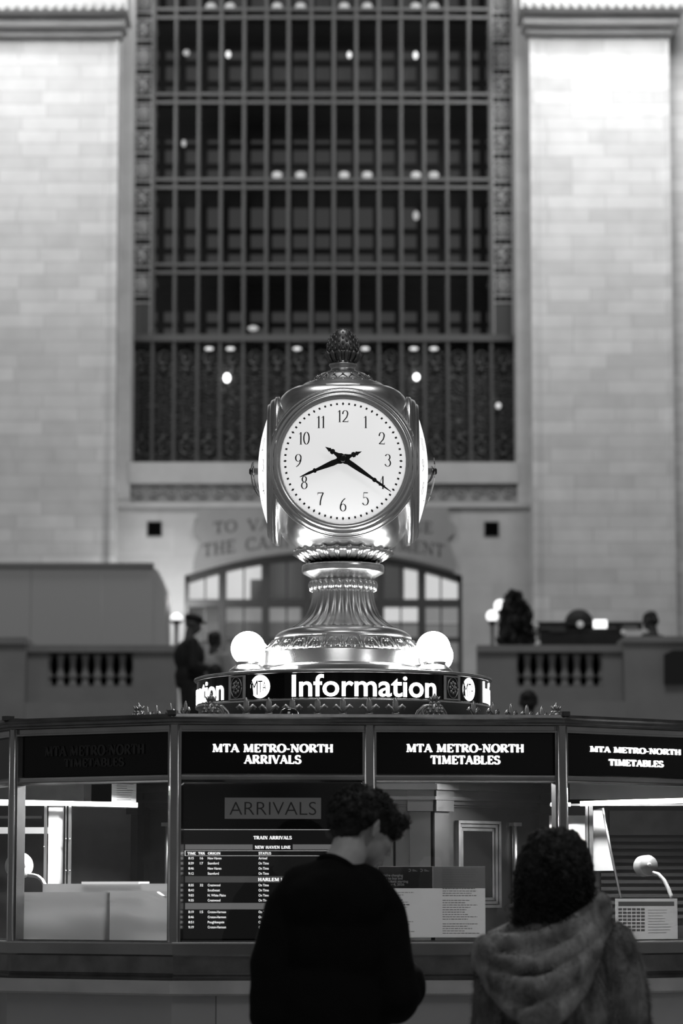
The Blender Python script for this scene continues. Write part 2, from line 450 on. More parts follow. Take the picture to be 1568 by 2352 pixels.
def place2d(mb, vs, fs, fn, thick=None):
    """fn(x,y,d) maps flat lettering to the world; d is the height above the surface"""
    n = len(vs)
    if thick is None:
        mb.add([fn(x,y,0) for x,y in vs], fs)
    else:
        top = [fn(x,y,thick) for x,y in vs]; bot = [fn(x,y,0) for x,y in vs]
        edges = {}
        for f in fs:
            for i in range(len(f)):
                e = (f[i], f[(i+1)%len(f)])
                k = (min(e), max(e)); edges[k] = edges.get(k, 0)+1
        side = [(a, b, n+b, n+a) for (a,b), c in edges.items() if c == 1]
        mb.add(top+bot, [list(f) for f in fs] + side)
    return mb
# ================================================================== the hall's end wall
YW = 44.0        # plane of the wall round the window
YP = 43.4        # face of the piers
YG = 44.7        # plane of the tall window
ZL = 2.95        # landing floor
def X(px, Y, py=1000): return P(px, py, Y).x
mb = MB(); mb.box(-14, 14, -3, 34.4, -.2, 0)
struct(mb.build('floor', mat('terrazzo_floor', .30, .25, var=.1, vscale=2)))
# landing behind the stairs
mb = MB(); mb.box(-14, 14, 34.4, 46, 0, ZL)
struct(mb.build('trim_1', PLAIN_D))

# piers with capital mouldings
def pier(n, x0, x1, sidex0, sidex1, cap):
    mb = MB(); zt = 17.5
    xa, xb = X(x0, YP), X(x1, YP)
    mb.box(xa, xb, YP, YW+1.4, ZL, zt)
    o = struct(mb.build('trim_%d' % n, STONE))
    # raised margins at the edges of the pier face
    m2 = MB(); mg = .07
    m2.box(xa-.0, xa+mg, YP-.05, YP, ZL, Zat(95, YP)); m2.box(xb-mg, xb, YP-.05, YP, ZL, Zat(95, YP))
    m2.build('margin', STONE, o)
    # capital: fillets and a bead row
    ya = cap
    prof = [(ya[0], ya[1], .20), (ya[2], ya[3], .44), (ya[4], -60, .78)]
    for k, (p0, p1, dep) in enumerate(prof):
        m3 = MB(); zb, zt2 = Zat(p0, YP-dep), Zat(p1, YP-dep)
        zt2 = max(zt2, Zat(prof[k+1][0], YP-prof[k+1][2])+.02) if k < 2 else zt2
        ov = .05 + .06*k
        m3.box(xa-ov, xb+ov, YP-dep, YP+.2, zb, zt2)
        m3.build('capital_moulding', PLAIN, o)
    m4 = MB(); nb = 18
    for i in range(nb):
        m4.ell((xa-.15+(xb-xa+.3)*(i+.5)/nb, YP-.80, Zat(cap[5], YP-.80)), (.045,.05,.06), 8, 6)
    m4.build('bead_row', PLAIN, o)
    return o
pier(2, -80, 265, 0, 0, (80, 71, 57, 41, 22, 13))
pier(3, 1222, 1547, 0, 0, (74, 65, 52, 34, 18, 8))
# outer walls beyond the piers
mb = MB(); mb.box(-14, X(-80, YW), YW, YW+1.4, ZL, 17.5); struct(mb.build('wall_left', STONE))
mb = MB(); mb.box(X(1547, YW), 14, YW, YW+1.4, ZL, 17.5); struct(mb.build('wall_right', STONE))
# jambs of the tall window
mb = MB(); mb.box(X(262, YW), X(299, YW), YW, YW+1.4, Zat(1160, YW), 17.5); struct(mb.build('trim_4', STONE_S))
mb = MB(); mb.box(X(1187, YW), X(1224, YW), YW, YW+1.4, Zat(1160, YW), 17.5); struct(mb.build('trim_5', STONE_S))

# wall under the window with the arched opening
def arch_z(t): return 1322 - (1322-1268)*(1-(2*t-1)**2)    # pixel row of the arch soffit
poly = [(X(262, YW), ZL), (X(262, YW), Zat(1157, YW)), (X(1224, YW), Zat(1157, YW)), (X(1224, YW), ZL), (X(1061, YW, 1320), ZL)]
for i in range(25):
    t = 1 - i/24; px = 424 + (1061-424)*t
    q = P(px, arch_z(t), YW); poly.append((q.x, q.z))
poly.append((X(424, YW, 1320), ZL))
mb = MB(); mb.prism(poly, YW, YW+.5)
wall = struct(mb.build('wall_back', stone_mat('wall_limestone', .50, 1.1, .42, .004, .05, .85)))
# sill and carved frieze below the window
mb = MB(); mb.box(X(296, YW), X(1190, YW), YW-.02, YG+.4, Zat(1110, YW), Zat(1077, YG)); struct(mb.build('trim_6', PLAIN))
mb = MB(); mb.box(X(298, YW), X(1188, YW), YW+.06, YW+.6, Zat(1157, YW), Zat(1108, YW)); fr = struct(mb.build('trim_7', PLAIN_D))
mb = MB()
xa, xb = X(300, YW), X(1186, YW); nw = 24
for i in range(nw):
    cx = xa+(xb-xa)*(i+.5)/nw; z0 = Zat(1133, YW); r = .085
    pts = [(cx + r*(1-k/26)*cos(k*.42)*(1 if i%2 else -1), YW+.05, z0 + r*(1-k/26)*sin(k*.42)) for k in range(22)]
    mb.tube(pts, .02, 5)
mb.build('wave_scroll', PLAIN_D, fr)
mb = MB(); mb.box(X(262, YW), X(1224, YW), YW-.05, YW+.05, Zat(1166, YW), Zat(1155, YW)); struct(mb.build('trim_8', PLAIN))
# inscription tablet following the arch
tp = [(445,1290),(460,1240),(444,1225),(444,1205),(455,1195),(455,1167),(1030,1167),(1030,1195),(1044,1205),(1044,1225),(1028,1240),(1046,1290)]
tab = []
for px, py in tp:
    q = P(px, py, YW); tab.append((q.x, q.z))
for i in range(21):
    t = (1 - i/20)*.94+.03; px = 424+(1061-424)*t; q = P(px, arch_z(t)-4, YW); tab.append((q.x, q.z))
mb = MB(); mb.prism(tab, YW-.05, YW-.002)
tabo = mb.build('inscription_tablet', PLATE)
tag(tabo, 'dark stone tablet carved with an inscription above the arched doorway', 'inscription')
mb = MB()
def carve(text, px0, px1, row, h, rise):
    vs, fs = serif(text, .2, .09, .05)
    vs = fit(vs, 0, 1, 0, 1)
    def fn(x, y, d):
        px = px0+(px1-px0)*x
        u = (px-743)/320.0
        py = row + rise*u*u - h*y
        q = P(px, py, YW-.053); return Vector((q.x, YW-.053-d, q.z))
    place2d(mb, vs, fs, fn)
CL = mat('carved_letter', .13, .8)
for (tx, a_, b_, row, h_, ri) in (('TO', 490, 545, 1214, 28, 20), ('VANDERBILT', 567, 820, 1214, 28, 20), ('AVENUE', 838, 993, 1214, 28, 20),
                              ('THE', 465, 540, 1256, 30, 32), ('CAMPBELL', 563, 768, 1256, 30, 32), ('APARTMENT', 789, 1020, 1256, 30, 32)):
    mb = MB(); carve(tx, a_, b_, row, h_, ri); mb.build('carved_word', CL, tabo)
# two square vents
for px in (355, 1128.5):
    mb = MB(); c = P(px, 1215, YW); r = .1
    mb.box(c.x-r-.015, c.x+r+.015, YW-.01, YW+.02, c.z-r-.015, c.z+r+.015)
    v = mb.build('wall_vent', PLAIN_D)
    tag(v, 'square black wall vent %s the inscription tablet' % ('left of' if px < 700 else 'right of'), 'vent')
    m2 = MB(); m2.box(c.x-r, c.x+r, YW-.02, YW-.008, c.z-r, c.z+r); m2.build('grille', DARK, v)

# ------------------------------------------------------------------ the tall window
win = thing('window_1', P(743, 1075, YG), None, None); struct(win)
bars = [349.5,399.5,453,505,558,610,661,714,766,818,870,922,975,1028,1080,1128.5]
ztop = 15.4
zb = Zat(1077, YG); z780 = Zat(780, YG)
for px in bars:
    x = X(px, YG); w = .028
    mb = MB(); mb.box(x-w, x+w, YG-.10, YG+.06, zb, ztop); mb.box(x-w*.45, x+w*.45, YG-.15, YG-.08, zb, ztop)
    mb.build('mullion', BRONZE_L, win)
xl, xr = X(301, YG), X(1184, YG)
xml, xmr = X(349.5, YG), X(1128.5, YG)
for py in (26, 45, 220.5, 239.5, 416, 434.5, 611, 629.5):
    z = Zat(py, YG); mb = MB(); mb.box(xml, xmr, YG-.12, YG+.05, z-.022, z+.022); mb.build('transom', BRONZE_L, win)
z = z780; mb = MB(); mb.box(xl, xr, YG-.16, YG+.05, z-.05, z+.05); mb.build('transom', BRONZE_L, win)
mb = MB(); mb.box(xml, xmr, YG+.0, YG+.012, z780, ztop); mb.build('glazing', WGLASS, win)
# ornament borders at both sides: pierced strip with scrolls, rosettes and hole rows
def ornament(pxa, pxb):
    mb = MB(); a, b = X(pxa, YG), X(pxb, YG)
    mb.box(a, b, YG-.03, YG+.03, z780, ztop)
    o = mb.build('ornament_border', BRONZE, win)
    m2 = MB(); m3 = MB(); cx = (a+b)/2; hw = (b-a)/2
    step = (Zat(102, YG)-Zat(166.5, YG)); z = Zat(70, YG); k = 0
    while z+step*2 < ztop: z += step; k += 1
    i = k
    while z - step > z780:
        if i % 2 == 0:
            for sgn in (1, -1):
                pts = [(cx+sgn*(hw*.30+hw*.45*(1-j/22)*cos(j*.45+.6)), YG-.045, z+sgn*(hw*.35)+hw*.6*(1-j/22)*sin(j*.45+.6)) for j in range(20)]
                m2.tube(pts, [.026*(1-j/30) for j in range(20)], 5)
            m2.tube([(cx-hw*.8, YG-.04, z+hw*.9), (cx-.02, YG-.05, z+.05), (cx+hw*.8, YG-.04, z-hw*.9)], .022, 5)
        else:
            for q in range(7):
                an = 2*pi*q/7
                m2.ell((cx+hw*.5*cos(an), YG-.045, z+hw*.5*sin(an)), (.035,.03,.045), 6, 5)
            m2.ell((cx, YG-.05, z), .045, 8, 6)
            m2.tube([(cx+hw*.9*cos(t*.35), YG-.04, z+hw*.9*sin(t*.35)) for t in range(19)], .014, 5)
        zh = z-step/2
        for q in (-.62, 0, .62):
            m3.box(cx+q*hw-.028, cx+q*hw+.028, YG-.045, YG-.025, zh-.035, zh+.035)
        for dz in (.055, -.055):
            m2.box(a, b, YG-.05, YG-.02, zh+dz-.012, zh+dz+.012)
        z -= step; i += 1
    m2.box(a, a+.02, YG-.06, YG-.02, z780, ztop); m2.box(b-.02, b, YG-.06, YG-.02, z780, ztop)
    m2.build('scrollwork', BRONZE_O, o); m3.build('pierced_hole', DARK, o)
ornament(303, 345); ornament(1134, 1181)
# lower bronze panels under the 780 transom
mb = MB(); mb.box(xl, xr, YG+.02, YG+.08, zb, z780); pan = mb.build('lower_panel', RELIEF, win)
allx = [X(300, YG)] + [X(p, YG) for p in bars] + [X(1186, YG)]
ms = MB(); mr_ = MB()
rr = random.Random(3)
for i in range(len(allx)-1):
    a, b = allx[i]+.03, allx[i+1]-.03; cx = (a+b)/2; hw = (b-a)/2
    for (pa, pb) in ((868, 905), (920, 988)):
        for q in (-.45, .45):
            ms.box(cx+q*hw-.02, cx+q*hw+.02, YG+.0, YG+.021, Zat(pb, YG), Zat(pa, YG))
    for (pa, pb) in ((785, 790), (997, 1003), (1062, 1067), (1070, 1075)):
        ms.box(a, b, YG+.0, YG+.021, Zat(pb, YG), Zat(pa, YG))
    for (py, sg) in ((825, 1), (1030, -1)):
        zc0 = Zat(py, YG)
        pts = [(cx+sg*(1 if i%2 else -1)*hw*.8*(1-j/24)*cos(j*.42), YG+.0, zc0+hw*1.1*(1-j/24)*sin(j*.42)) for j in range(20)]
        mr_.tube(pts, .022, 5)
        mr_.ell((cx, YG, zc0-.16*sg), (.05,.04,.05), 6, 5)
ms.build('slot', mat('slot_shadow', .02, .7), pan); mr_.build('scrollwork', BRONZE, pan)
# behind the glass: glazed corridor, its floors, rear lattice and rear panes with a faint glow of their own
YB = YG+1.25
rear = MB(); rear.box(xl-.4, xr+.4, YB+.25, YB+.3, zb, ztop+1)
rearo = rear.build('rear_glazing', mat('glowing_rear_pane', .05, .5, emit=.062), win)  # pane glow stands in for light inside the corridor
pw = MB(); ph = MB(); lit = MB()
rb = [(bars[i]+bars[i+1])/2+2 for i in range(len(bars)-1)]
for px in rb: pass
xs = [X(p, YB) for p in bars]
for i, px in enumerate(bars):
    x = X(px, YB)-.11*((px-743)/400); pw.box(x-.05, x+.05, YB, YB+.2, zb, ztop)
for py in (96, 104, 142, 190, 213, 285, 300, 335, 380, 468, 530, 575, 665, 690, 708, 745):
    z = Zat(py, YB); h = .03 if py not in (285, 300, 96, 690) else .11
    ph.box(xl, xr, YB-.02, YB+.18, z-h, z+h)
pw.build('rear_mullion', mat('rear_bronze', .03, .6), win)
ph.build('rear_transom', mat('rear_bronze_bar', .035, .6), win)
fl = MB()
for py in (36, 230, 425, 620, 780):
    z = Zat(py, YG); fl.box(xml, xmr, YG+.06, YB, z-.03, z+.03)
fl.build('corridor_floor', mat('corridor_slab', .05, .5), win)
# end walls that close the corridor box
mb = MB(); mb.box(xl-.5, xl-.4, YG+.1, YB+.3, zb, ztop+1); mb.box(xr+.4, xr+.5, YG+.1, YB+.3, zb, ztop+1); mb.box(xl-.5, xr+.5, YG+.1, YB+.3, ztop+.9, ztop+1)
mb.build('corridor_wall', DARK, win)

mb = MB(); mb.box(X(262, YW), X(1224, YW), YW, YB+.5, ztop-.1, 17.5); struct(mb.build('trim_10', STONE_S))
# small lamps in the glazed corridor
row_names = {0:'top edge', 1:'first row', 2:'second row', 3:'third row', 4:'fourth row', 5:'under the lowest transom', 6:'in the bronze panels beside the clock'}
LAMPM = mat('corridor_lamp_lit', .8, .5, emit=2.2)
LAMPD = mat('corridor_lamp_dim', .8, .5, emit=.75)
def clamp(px, py, w, h, m, label, Y=None):
    Y = Y or YG+.55
    c = P(px, py, Y); k = Y/FPX
    mb = MB(); mb.ell((c.x, Y, c.z), (w*k/2, .05, h*k/2), 12, 8)
    mb.box(c.x-.02, c.x+.02, Y, Y+.12, c.z-.015, c.z+.015)
    tag(mb.build('corridor_lamp', m), label, 'lamp', 'small lamps behind the tall window')
n_ = 0
bayname = lambda px: 'bay %s' % ['one','two','three','four','five','six','seven','eight','nine','ten','eleven','twelve','thirteen','fourteen','fifteen'][max(0,min(14,sum(1 for b in bars if b < px)-1))]
for (px, py, w, h, m, r) in [(428,121,15,14,0,1),(524,125,11,16,1,1),(802,126,10,15,1,1),(954,127,11,18,1,1),(422,329,10,16,0,2),(955,495,14,22,2,3),(581,754,24,12,0,4)]:
    clamp(px, py, w, h, LAMPM if m == 1 else LAMPD, 'small glowing lamp in the tall window, %s, %s from the left' % (row_names[r], bayname(px)))
for (px, py, m) in [(484,14,2),(528,14,2),(636,14,2),(690,14,2),(790,14,2),(843,14,2),(954,14,2),(996,14,2),
                    (636,402,2),(690,402,1),(790,402,1),(843,402,1),(955,402,1),(996,402,2)]:
    clamp(px, py, 24, 17, LAMPD, 'blurred uplight in the tall window, %s, %s from the left' % (row_names[0] if py < 100 else 'above second transom', bayname(px)))
for px in (480, 529, 682, 838, 950, 996):
    clamp(px, 801, 20, 7, LAMPD, 'flat light spot %s of the window, %s from the left' % (row_names[5], bayname(px)), YG-.05)
for (px, py, w, h, lab) in [(521,868,14,20,'bright oval lamp on the bronze panel left of the clock finial'),(956,866,13,15,'bright round lamp on the bronze panel right of the clock finial'),(1144,932,12,14,'faint round lamp on the bronze border far right of the clock')]:
    clamp(px, py, w, h, mat('panel_lamp_lit', .8, .5, emit=5.0 if px < 1000 else .6), lab, YG-.06)

# ------------------------------------------------------------------ arched doorway and its bright lobby
arch = thing('window_2', P(743, 1600, YW+.2), None, None); struct(arch)
YA = YW+.22
zA = lambda py: Zat(py, YA)
mb = MB()      # arch rim
outer = []; inner = []
for i in range(25):
    t = i/24; px = 424+(1061-424)*t; q = P(px, arch_z(t), YW); outer.append((q.x, q.z)); inner.append((q.x*.985+.002, q.z-.09))
for i in range(24):
    mb.prism([outer[i], outer[i+1], inner[i+1], inner[i]], YW+.1, YW+.32)
for px in (428, 1057):
    x = X(px, YA, 1400); mb.box(x-.035, x+.035, YW+.1, YW+.32, ZL, zA(1312))
mb.build('arch_frame', BRONZE, arch)
for px in (511, 610, 705, 780, 873, 968):
    x = X(px, YA, 1400); t = (px-424)/637; mb = MB(); mb.box(x-.055, x+.055, YW+.12, YW+.3, ZL, zA(arch_z(t)+4)); mb.build('door_post', BRONZE, arch)
for (py, h) in ((1386, .055), (1470, .03)):
    mb = MB(); mb.box(X(430, YA, 1400), X(1056, YA, 1400), YW+.13, YW+.29, zA(py)-h, zA(py)+h); mb.build('door_rail', BRONZE, arch)
mb = MB()
for px in (471, 560, 658, 830, 920, 1012):
    x = X(px, YA, 1400); mb.box(x-.012, x+.012, YA-.02, YA+.03, ZL, zA(arch_z((px-424)/637)+4))
mb.build('glazing_bar', BRONZE, arch)
mb = MB(); mb.box(X(430, YA, 1400), X(1056, YA, 1400), YA+.03, YA+.04, ZL, zA(1270)); mb.build('glazing', WGLASS, arch)
# lobby wall behind the doors, and glowing panels that stand in for its light
PANE = [mat('lobby_glow_%s' % n, .8, .6, emit=e) for n, e in (('bright', 1.0), ('mid', .32), ('dim', .05), ('low', .09))]
YR = YW+1.4
def glow(px0, px1, py0, py1, m):
    mb = MB(); a = P(px0, py1, YR); b = P(px1, py0, YR); mb.box(a.x, b.x, YR, YR+.03, a.z, b.z); mb.build('lobby_light_panel', PANE[m], arch)
glow(425, 511, 1270, 1386, 0); glow(514, 575, 1268, 1386, 0); glow(575, 600, 1268, 1330, 0); glow(600, 880, 1262, 1386, 2)
glow(880, 928, 1268, 1386, 2); glow(928, 966, 1268, 1386, 0); glow(969, 1060, 1270, 1386, 0)
glow(425, 511, 1388, 1470, 3); glow(514, 690, 1390, 1428, 1); glow(690, 880, 1390, 1440, 2); glow(880, 968, 1392, 1428, 0); glow(969, 1060, 1390, 1432, 1)
glow(425, 1060, 1430, 1560, 3); glow(880, 1060, 1436, 1520, 3)
mb = MB(); a = P(400, 1700, YR+.2); b = P(1090, 1240, YR+.2); mb.box(a.x, b.x, YR+.2, YR+.25, a.z, b.z); mb.build('lobby_wall', mat('lobby_wall', .25, .8), arch)
# wall lamp between the hoarding and the doorway
c = P(405, 1420, 42.6)
lp = thing('wall_light', c, 'bright uplight glowing on the wall between grey hoarding and arched doors', 'lamp')
mb = MB(); mb.ell((c.x, 42.6, c.z), (.085, .08, .06), 14, 8); mb.build('lamp_glass', mat('uplight_lit', .9, .4, emit=1.3), lp)
mb = MB(); mb.tube([(c.x, 42.6, c.z-.06), (c.x, 42.6, ZL)], .03, 8); mb.lathe([(.02,-.1),(.09,-.05),(.1,-.03)], (c.x, 42.6, c.z), 12); mb.build('lamp_stand', BRONZE, lp)
lo = lamp('POINT', 'uplight_bulb', (c.x-.02, 42.9, c.z+.25), 45, .1)
lo.parent = lp; lo.location = Vector((c.x-.02, 42.9, c.z+.25)) - c
c = P(378, 1422, 42.2)
lp = thing('wall_light', c, 'faint small light half hidden at the edge of the grey hoarding', 'lamp')
mb = MB(); mb.ell((c.x, 42.2, c.z), (.035, .04, .07), 12, 8); mb.build('lamp_glass', mat('sidelight_lit', .9, .4, emit=.8), lp)
mb = MB(); mb.tube([(c.x, 42.2, c.z-.06), (c.x, 42.2, ZL)], .02, 8); mb.build('lamp_stand', BRONZE, lp)

# ------------------------------------------------------------------ balustrades in front of the landing
YBAL = 38.0
prof = [(1500,22),(1506,21),(1512,17),(1520,15),(1528,13.5),(1536,14),(1543,17),(1549,23),(1553,25),(1557,18),(1561,14),(1566,17),(1571,23),(1576,24)]
def balustrade(px0, px1, gaps, label, blockpx):
    zt, zb_ = Zat(1482, YBAL), Zat(1576, YBAL)
    root = thing('balustrade', (X((px0+px1)/2, YBAL, 1550), YBAL+.15, ZL), label, 'balustrade')
    mb = MB(); mb.box(X(px0, YBAL, 1550), X(px1, YBAL, 1550), YBAL-.04, YBAL+.36, Zat(1498, YBAL), zt); mb.build('handrail', PLAIN_D, root)
    mb = MB(); mb.box(X(px0, YBAL, 1550), X(px1, YBAL, 1550), YBAL, YBAL+.32, 0.0, zb_-.0); mb.build('plinth', PLAIN_D, root)
    g0, g1 = X(gaps[0]-12, YBAL, 1550), X(gaps[-1]+12, YBAL, 1550)
    for a, b in ((X(px0, YBAL, 1550), g0), (g1, X(px1, YBAL, 1550))):
        mb = MB(); mb.box(a, b, YBAL+.02, YBAL+.3, zb_, Zat(1498, YBAL)); mb.build('end_block', PLAIN_D, root)
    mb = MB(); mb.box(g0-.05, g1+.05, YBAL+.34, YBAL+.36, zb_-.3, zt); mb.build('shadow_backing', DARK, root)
    k = YBAL/FPX
    xs = [(gaps[i]+gaps[i+1])/2 for i in range(len(gaps)-1)]
    xs = [gaps[0]-(gaps[1]-gaps[0])/2] + xs + [gaps[-1]+(gaps[1]-gaps[0])/2]
    for px in xs:
        mb = MB(); mb.lathe([(w*k/2, Zat(py, YBAL)) for py, w in prof][::-1], (X(px, YBAL, 1550), YBAL+.15, 0), 16)
        mb.build('baluster', PLAIN_D, root)
    return root
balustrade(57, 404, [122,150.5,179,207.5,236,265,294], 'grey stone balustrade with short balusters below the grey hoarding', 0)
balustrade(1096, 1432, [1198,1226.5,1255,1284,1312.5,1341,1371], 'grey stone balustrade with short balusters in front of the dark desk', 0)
mb = MB(); mb.box(X(-120, 37.7, 1550), X(57, 37.7, 1550), 37.7, 38.6, 0, Zat(1466, 37.7)); mb.box(X(-120, 37.7, 1550), X(59, 37.7, 1550), 37.64, 38.6, Zat(1480, 37.7), Zat(1464, 37.7))
tag(mb.build('stone_pedestal', PLAIN_D), 'square stone pedestal at the left end of the balustrade', 'pedestal')
mb = MB(); mb.box(X(1434, 37.7, 1550), X(1700, 37.7, 1550), 37.7, 38.6, 0, Zat(1464, 37.7)); mb.box(X(1432, 37.7, 1550), X(1700, 37.7, 1550), 37.64, 38.6, Zat(1476, 37.7), Zat(1462, 37.7))
pd = mb.build('stone_pedestal', PLAIN_D); tag(pd, 'square stone pedestal right of the balustrade with a dark plaque', 'pedestal')
poly = [(1526,1570),(1526,1502),(1545,1493),(1600,1493),(1600,1570)]
mb = MB(); mb.prism([(P(a,b,37.6).x, P(a,b,37.6).z) for a,b in poly], 37.62, 37.7)
tag(mb.build('dark_plaque', mat('black_plaque', .01, .5)), 'black plaque with a clipped corner on the stone pedestal, at the edge', 'plaque')
# side wall of the stairs, seen dark between balustrade and policeman
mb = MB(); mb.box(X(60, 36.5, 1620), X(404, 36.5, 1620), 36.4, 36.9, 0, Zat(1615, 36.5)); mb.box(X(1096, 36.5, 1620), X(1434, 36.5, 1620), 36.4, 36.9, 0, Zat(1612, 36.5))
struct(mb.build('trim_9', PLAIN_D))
# grey hoarding
YH = 40.5
hb = thing('hoarding', P(190, 1480, YH), 'tall plain grey hoarding of flush panels behind the left balustrade', 'hoarding')
mb = MB()
for a, b in ((-120, 70), (71, 232), (233, 350)):
    mb.box(X(a, YH, 1400), X(b, YH, 1400), YH, YH+.06, ZL, Zat(1303, YH))
mb.build('panel', HOARD, hb)
q = [(350,1303),(362,1310),(375,1340),(380,1365),(380,1484),(350,1484)]
mb = MB(); mb.prism([(P(a,b,YH+.02).x, P(a,b,YH+.02).z) for a,b in q[:-2]]+[(X(380,YH+.02,1480), ZL), (X(350,YH+.02,1480), ZL)], YH+.02, YH+1.2); mb.build('return_panel', HOARD, hb)
mb = MB(); mb.box(X(-120, YH, 1400), X(352, YH, 1400), YH-.03, YH+.08, Zat(1303, YH), Zat(1293, YH)); mb.build('top_rail', mat('hoarding_rail', .24, .6), hb)

# ------------------------------------------------------------------ things on the right balcony
for (px, py, nm, h) in ((1148, 1391, 'upper', 0), (1130, 1415, 'lower', 0)):
    Y = 39.2; c = P(px, py, Y)
    lp = thing('globe_lamp_post', (c.x, Y, ZL), '%s of two small globe lamps beside the dark shrub' % nm, 'lamp', 'globe lamps beside the shrub')
    mb = MB(); mb.ell(c, .078, 16, 10); mb.build('globe', mat('small_globe_lit', .9, .4, emit=1.5), lp)
    mb = MB(); mb.tube([(c.x, Y, c.z-.07), (c.x, Y, ZL)], .022, 8); mb.lathe([(.03,-.12),(.06,-.075),(.05,-.06)], c, 12); mb.build('post', BRONZE, lp)
# shrub in a box
Y = 39.0
c = P(1185, 1450, Y)
sh = thing('potted_shrub', (c.x, Y, ZL), 'dark bushy evergreen shrub standing behind the right balustrade', 'plant')
mb = MB(); rr = random.Random(5)
for i in range(900):
    t = rr.random(); zz = Zat(1484, Y) + (Zat(1368, Y)-Zat(1484, Y))*t
    wpx = 40*(1-.35*t) if t < .72 else 30*(1-(t-.72)/.34)
    x = c.x + (rr.random()*2-1)*wpx*Y/FPX + (-.03 if t > .8 else 0); y = Y+(rr.random()*2-1)*.22
    l = .09; d = Vector((rr.uniform(-.5,.5), rr.uniform(-.5,.5), rr.uniform(.2,1))).normalized(); s_ = d.cross(Vector((rr.random(), 1, .3))).normalized()*.022
    p = Vector((x,y,zz)); mb.add([p-s_, p+d*l*.5-s_*1.3, p+d*l, p+d*l*.5+s_*1.3, p+s_], [(0,1,2,3,4)])
mb.build('foliage', mat('dark_leaf', .018, .6), sh)
mb = MB(); mb.tube([(c.x, Y, ZL+.5), (c.x, Y, Zat(1380, Y))], [.05, .01], 8); mb.build('stem', mat('bark', .02, .8), sh)
mb = MB(); mb.box(c.x-.25, c.x+.25, Y-.25, Y+.25, ZL, ZL+.9); mb.build('planter', BRONZE, sh)
# dark service desk with things on it
Y = 39.6
def pbox(mb, px0, px1, py0, py1, y0, y1):
    a = P(px0, py1, y0); b = P(px1, py0, y0); return mb.box(a.x, b.x, y0, y1, a.z, b.z)
dk = thing('service_desk', (X(1340, Y, 1450), Y, ZL), 'long dark service desk behind the right balustrade', 'desk')
DK = mat('dark_desk', .012, .4)
mb = MB(); a = P(1240, 1484, Y); b = P(1435, 1445, Y); mb.box(a.x, b.x, Y, Y+.6, ZL, b.z); mb.build('front', DK, dk)
mb = MB(); pbox(mb, 1230, 1475, 1428, 1436, Y-.06, Y+.7); mb.build('top', mat('dark_desk_top', .01, .3), dk)
mb = MB()
for px in (1236, 1300, 1420, 1470): pbox(mb, px-4, px+4, 1436, 1446, Y, Y+.06)
pbox(mb, 1236, 1436, 1444, 1450, Y-.02, Y+.6)
mb.build('bracket', DK, dk)
mb = MB(); pbox(mb, 1262, 1298, 1441, 1452, Y-.04, Y-.02); mb.build('front_label', mat('grey_label', .08, .5), dk)
Yq = Y-.2; c = P(1335, 1440, Yq)
mb = MB(); mb.ell((c.x, Y+.2, Zat(1432, Y+.2)), (.19,.16,.19), 20, 12); 
mb.lathe([(.07,-.02),(.1,0)], (c.x, Y+.2, Zat(1432, Y+.2)-.17), 12)
tag(mb.build('round_planter_bush', mat('dark_ball', .012, .7, bump=.8, bscale=20)), 'dark round dome shaped bush standing on the service desk', 'bush')
mb = MB(); pbox(mb, 1363, 1393, 1424, 1442, Y-.12, Y-.09)
so = mb.build('screen', mat('screen_lit', .8, .5, emit=2.0)); 
tag(so, 'small bright rectangular screen on the dark service desk', 'screen')
m2 = MB(); a = P(1378, 1443, Y-.06); m2.box(a.x-.02, a.x+.02, Y-.08, Y-.05, Zat(1446,Y), Zat(1432, Y)); m2.build('stand', DK, so)
for (px, py, r, lab, e) in ((1332, 1434, 8, 'small round pale light in front of the dark dome on the desk', .22), (1431, 1452, 6, 'small round pale light near the right end of the service desk', .16), (1231, 1437, 6, 'small pale light at the left end of the service desk', .12), (1236, 1477, 5, 'small pale light low beside the shrub', .12)):
    Yq = Y-.22; c = P(px, py, Yq); mb = MB(); mb.ell(c, (r*Yq/FPX, .04, r*Yq/FPX), 12, 8); mb.tube([c, (c.x, Y-.02, c.z)], .012, 6)
    tag(mb.build('desk_light', mat('pale_light', .5, .5, emit=e)), lab, 'lamp')
# ================================================================== information booth
def vp(px, Y): p = P(px, 1900, Y); return Vector((p.x, Y, 0))
V = [Vector((-1.68, 13.40, 0)), vp(35, 12.70), vp(402, 12.30), vp(848, 12.345), vp(1288, 12.39), vp(1618, 12.87), Vector((1.80, 13.62, 0)),
     Vector((1.62, 14.9, 0)), Vector((.85, 15.9, 0)), Vector((-.75, 15.9, 0)), Vector((-1.55, 14.9, 0))]
NV = len(V); CEN = Vector((.02, 14.1, 0))
def outward(a, b):
    d = (b-a).normalized(); n = Vector((d.y, -d.x, 0))
    return n if n.dot((a+b)/2-CEN) > 0 else -n
MIT = []
for i in range(NV):
    n0 = outward(V[i-1], V[i]); n1 = outward(V[i], V[(i+1) % NV]); m = (n0+n1).normalized(); MIT.append(m/max(.4, m.dot(n1)))
def ring(mb, prof, closed=True, cap=None, idx=None):
    """sweep an (outset, z) profile round the booth"""
    m = len(prof); vs = []; fs = []
    for i in range(NV):
        for (o, z) in prof:
            p = V[i] + MIT[i]*o; vs.append(Vector((p.x, p.y, z)))
    for i in range(NV):
        k = (i+1) % NV
        for j in range(m if closed else m-1):
            l = (j+1) % m
            fs.append((i*m+j, k*m+j, k*m+l, i*m+l))
    mb.add(vs, fs)
    return mb
def zf(py, Y=12.31): return Zat(py, Y)
booth = thing('information_booth', (CEN.x, CEN.y, 0), 'polygonal brass and glass information booth on a stone base under the four-faced clock', 'booth')
zc0, zc1 = zf(1640, 12.27), zf(1666)
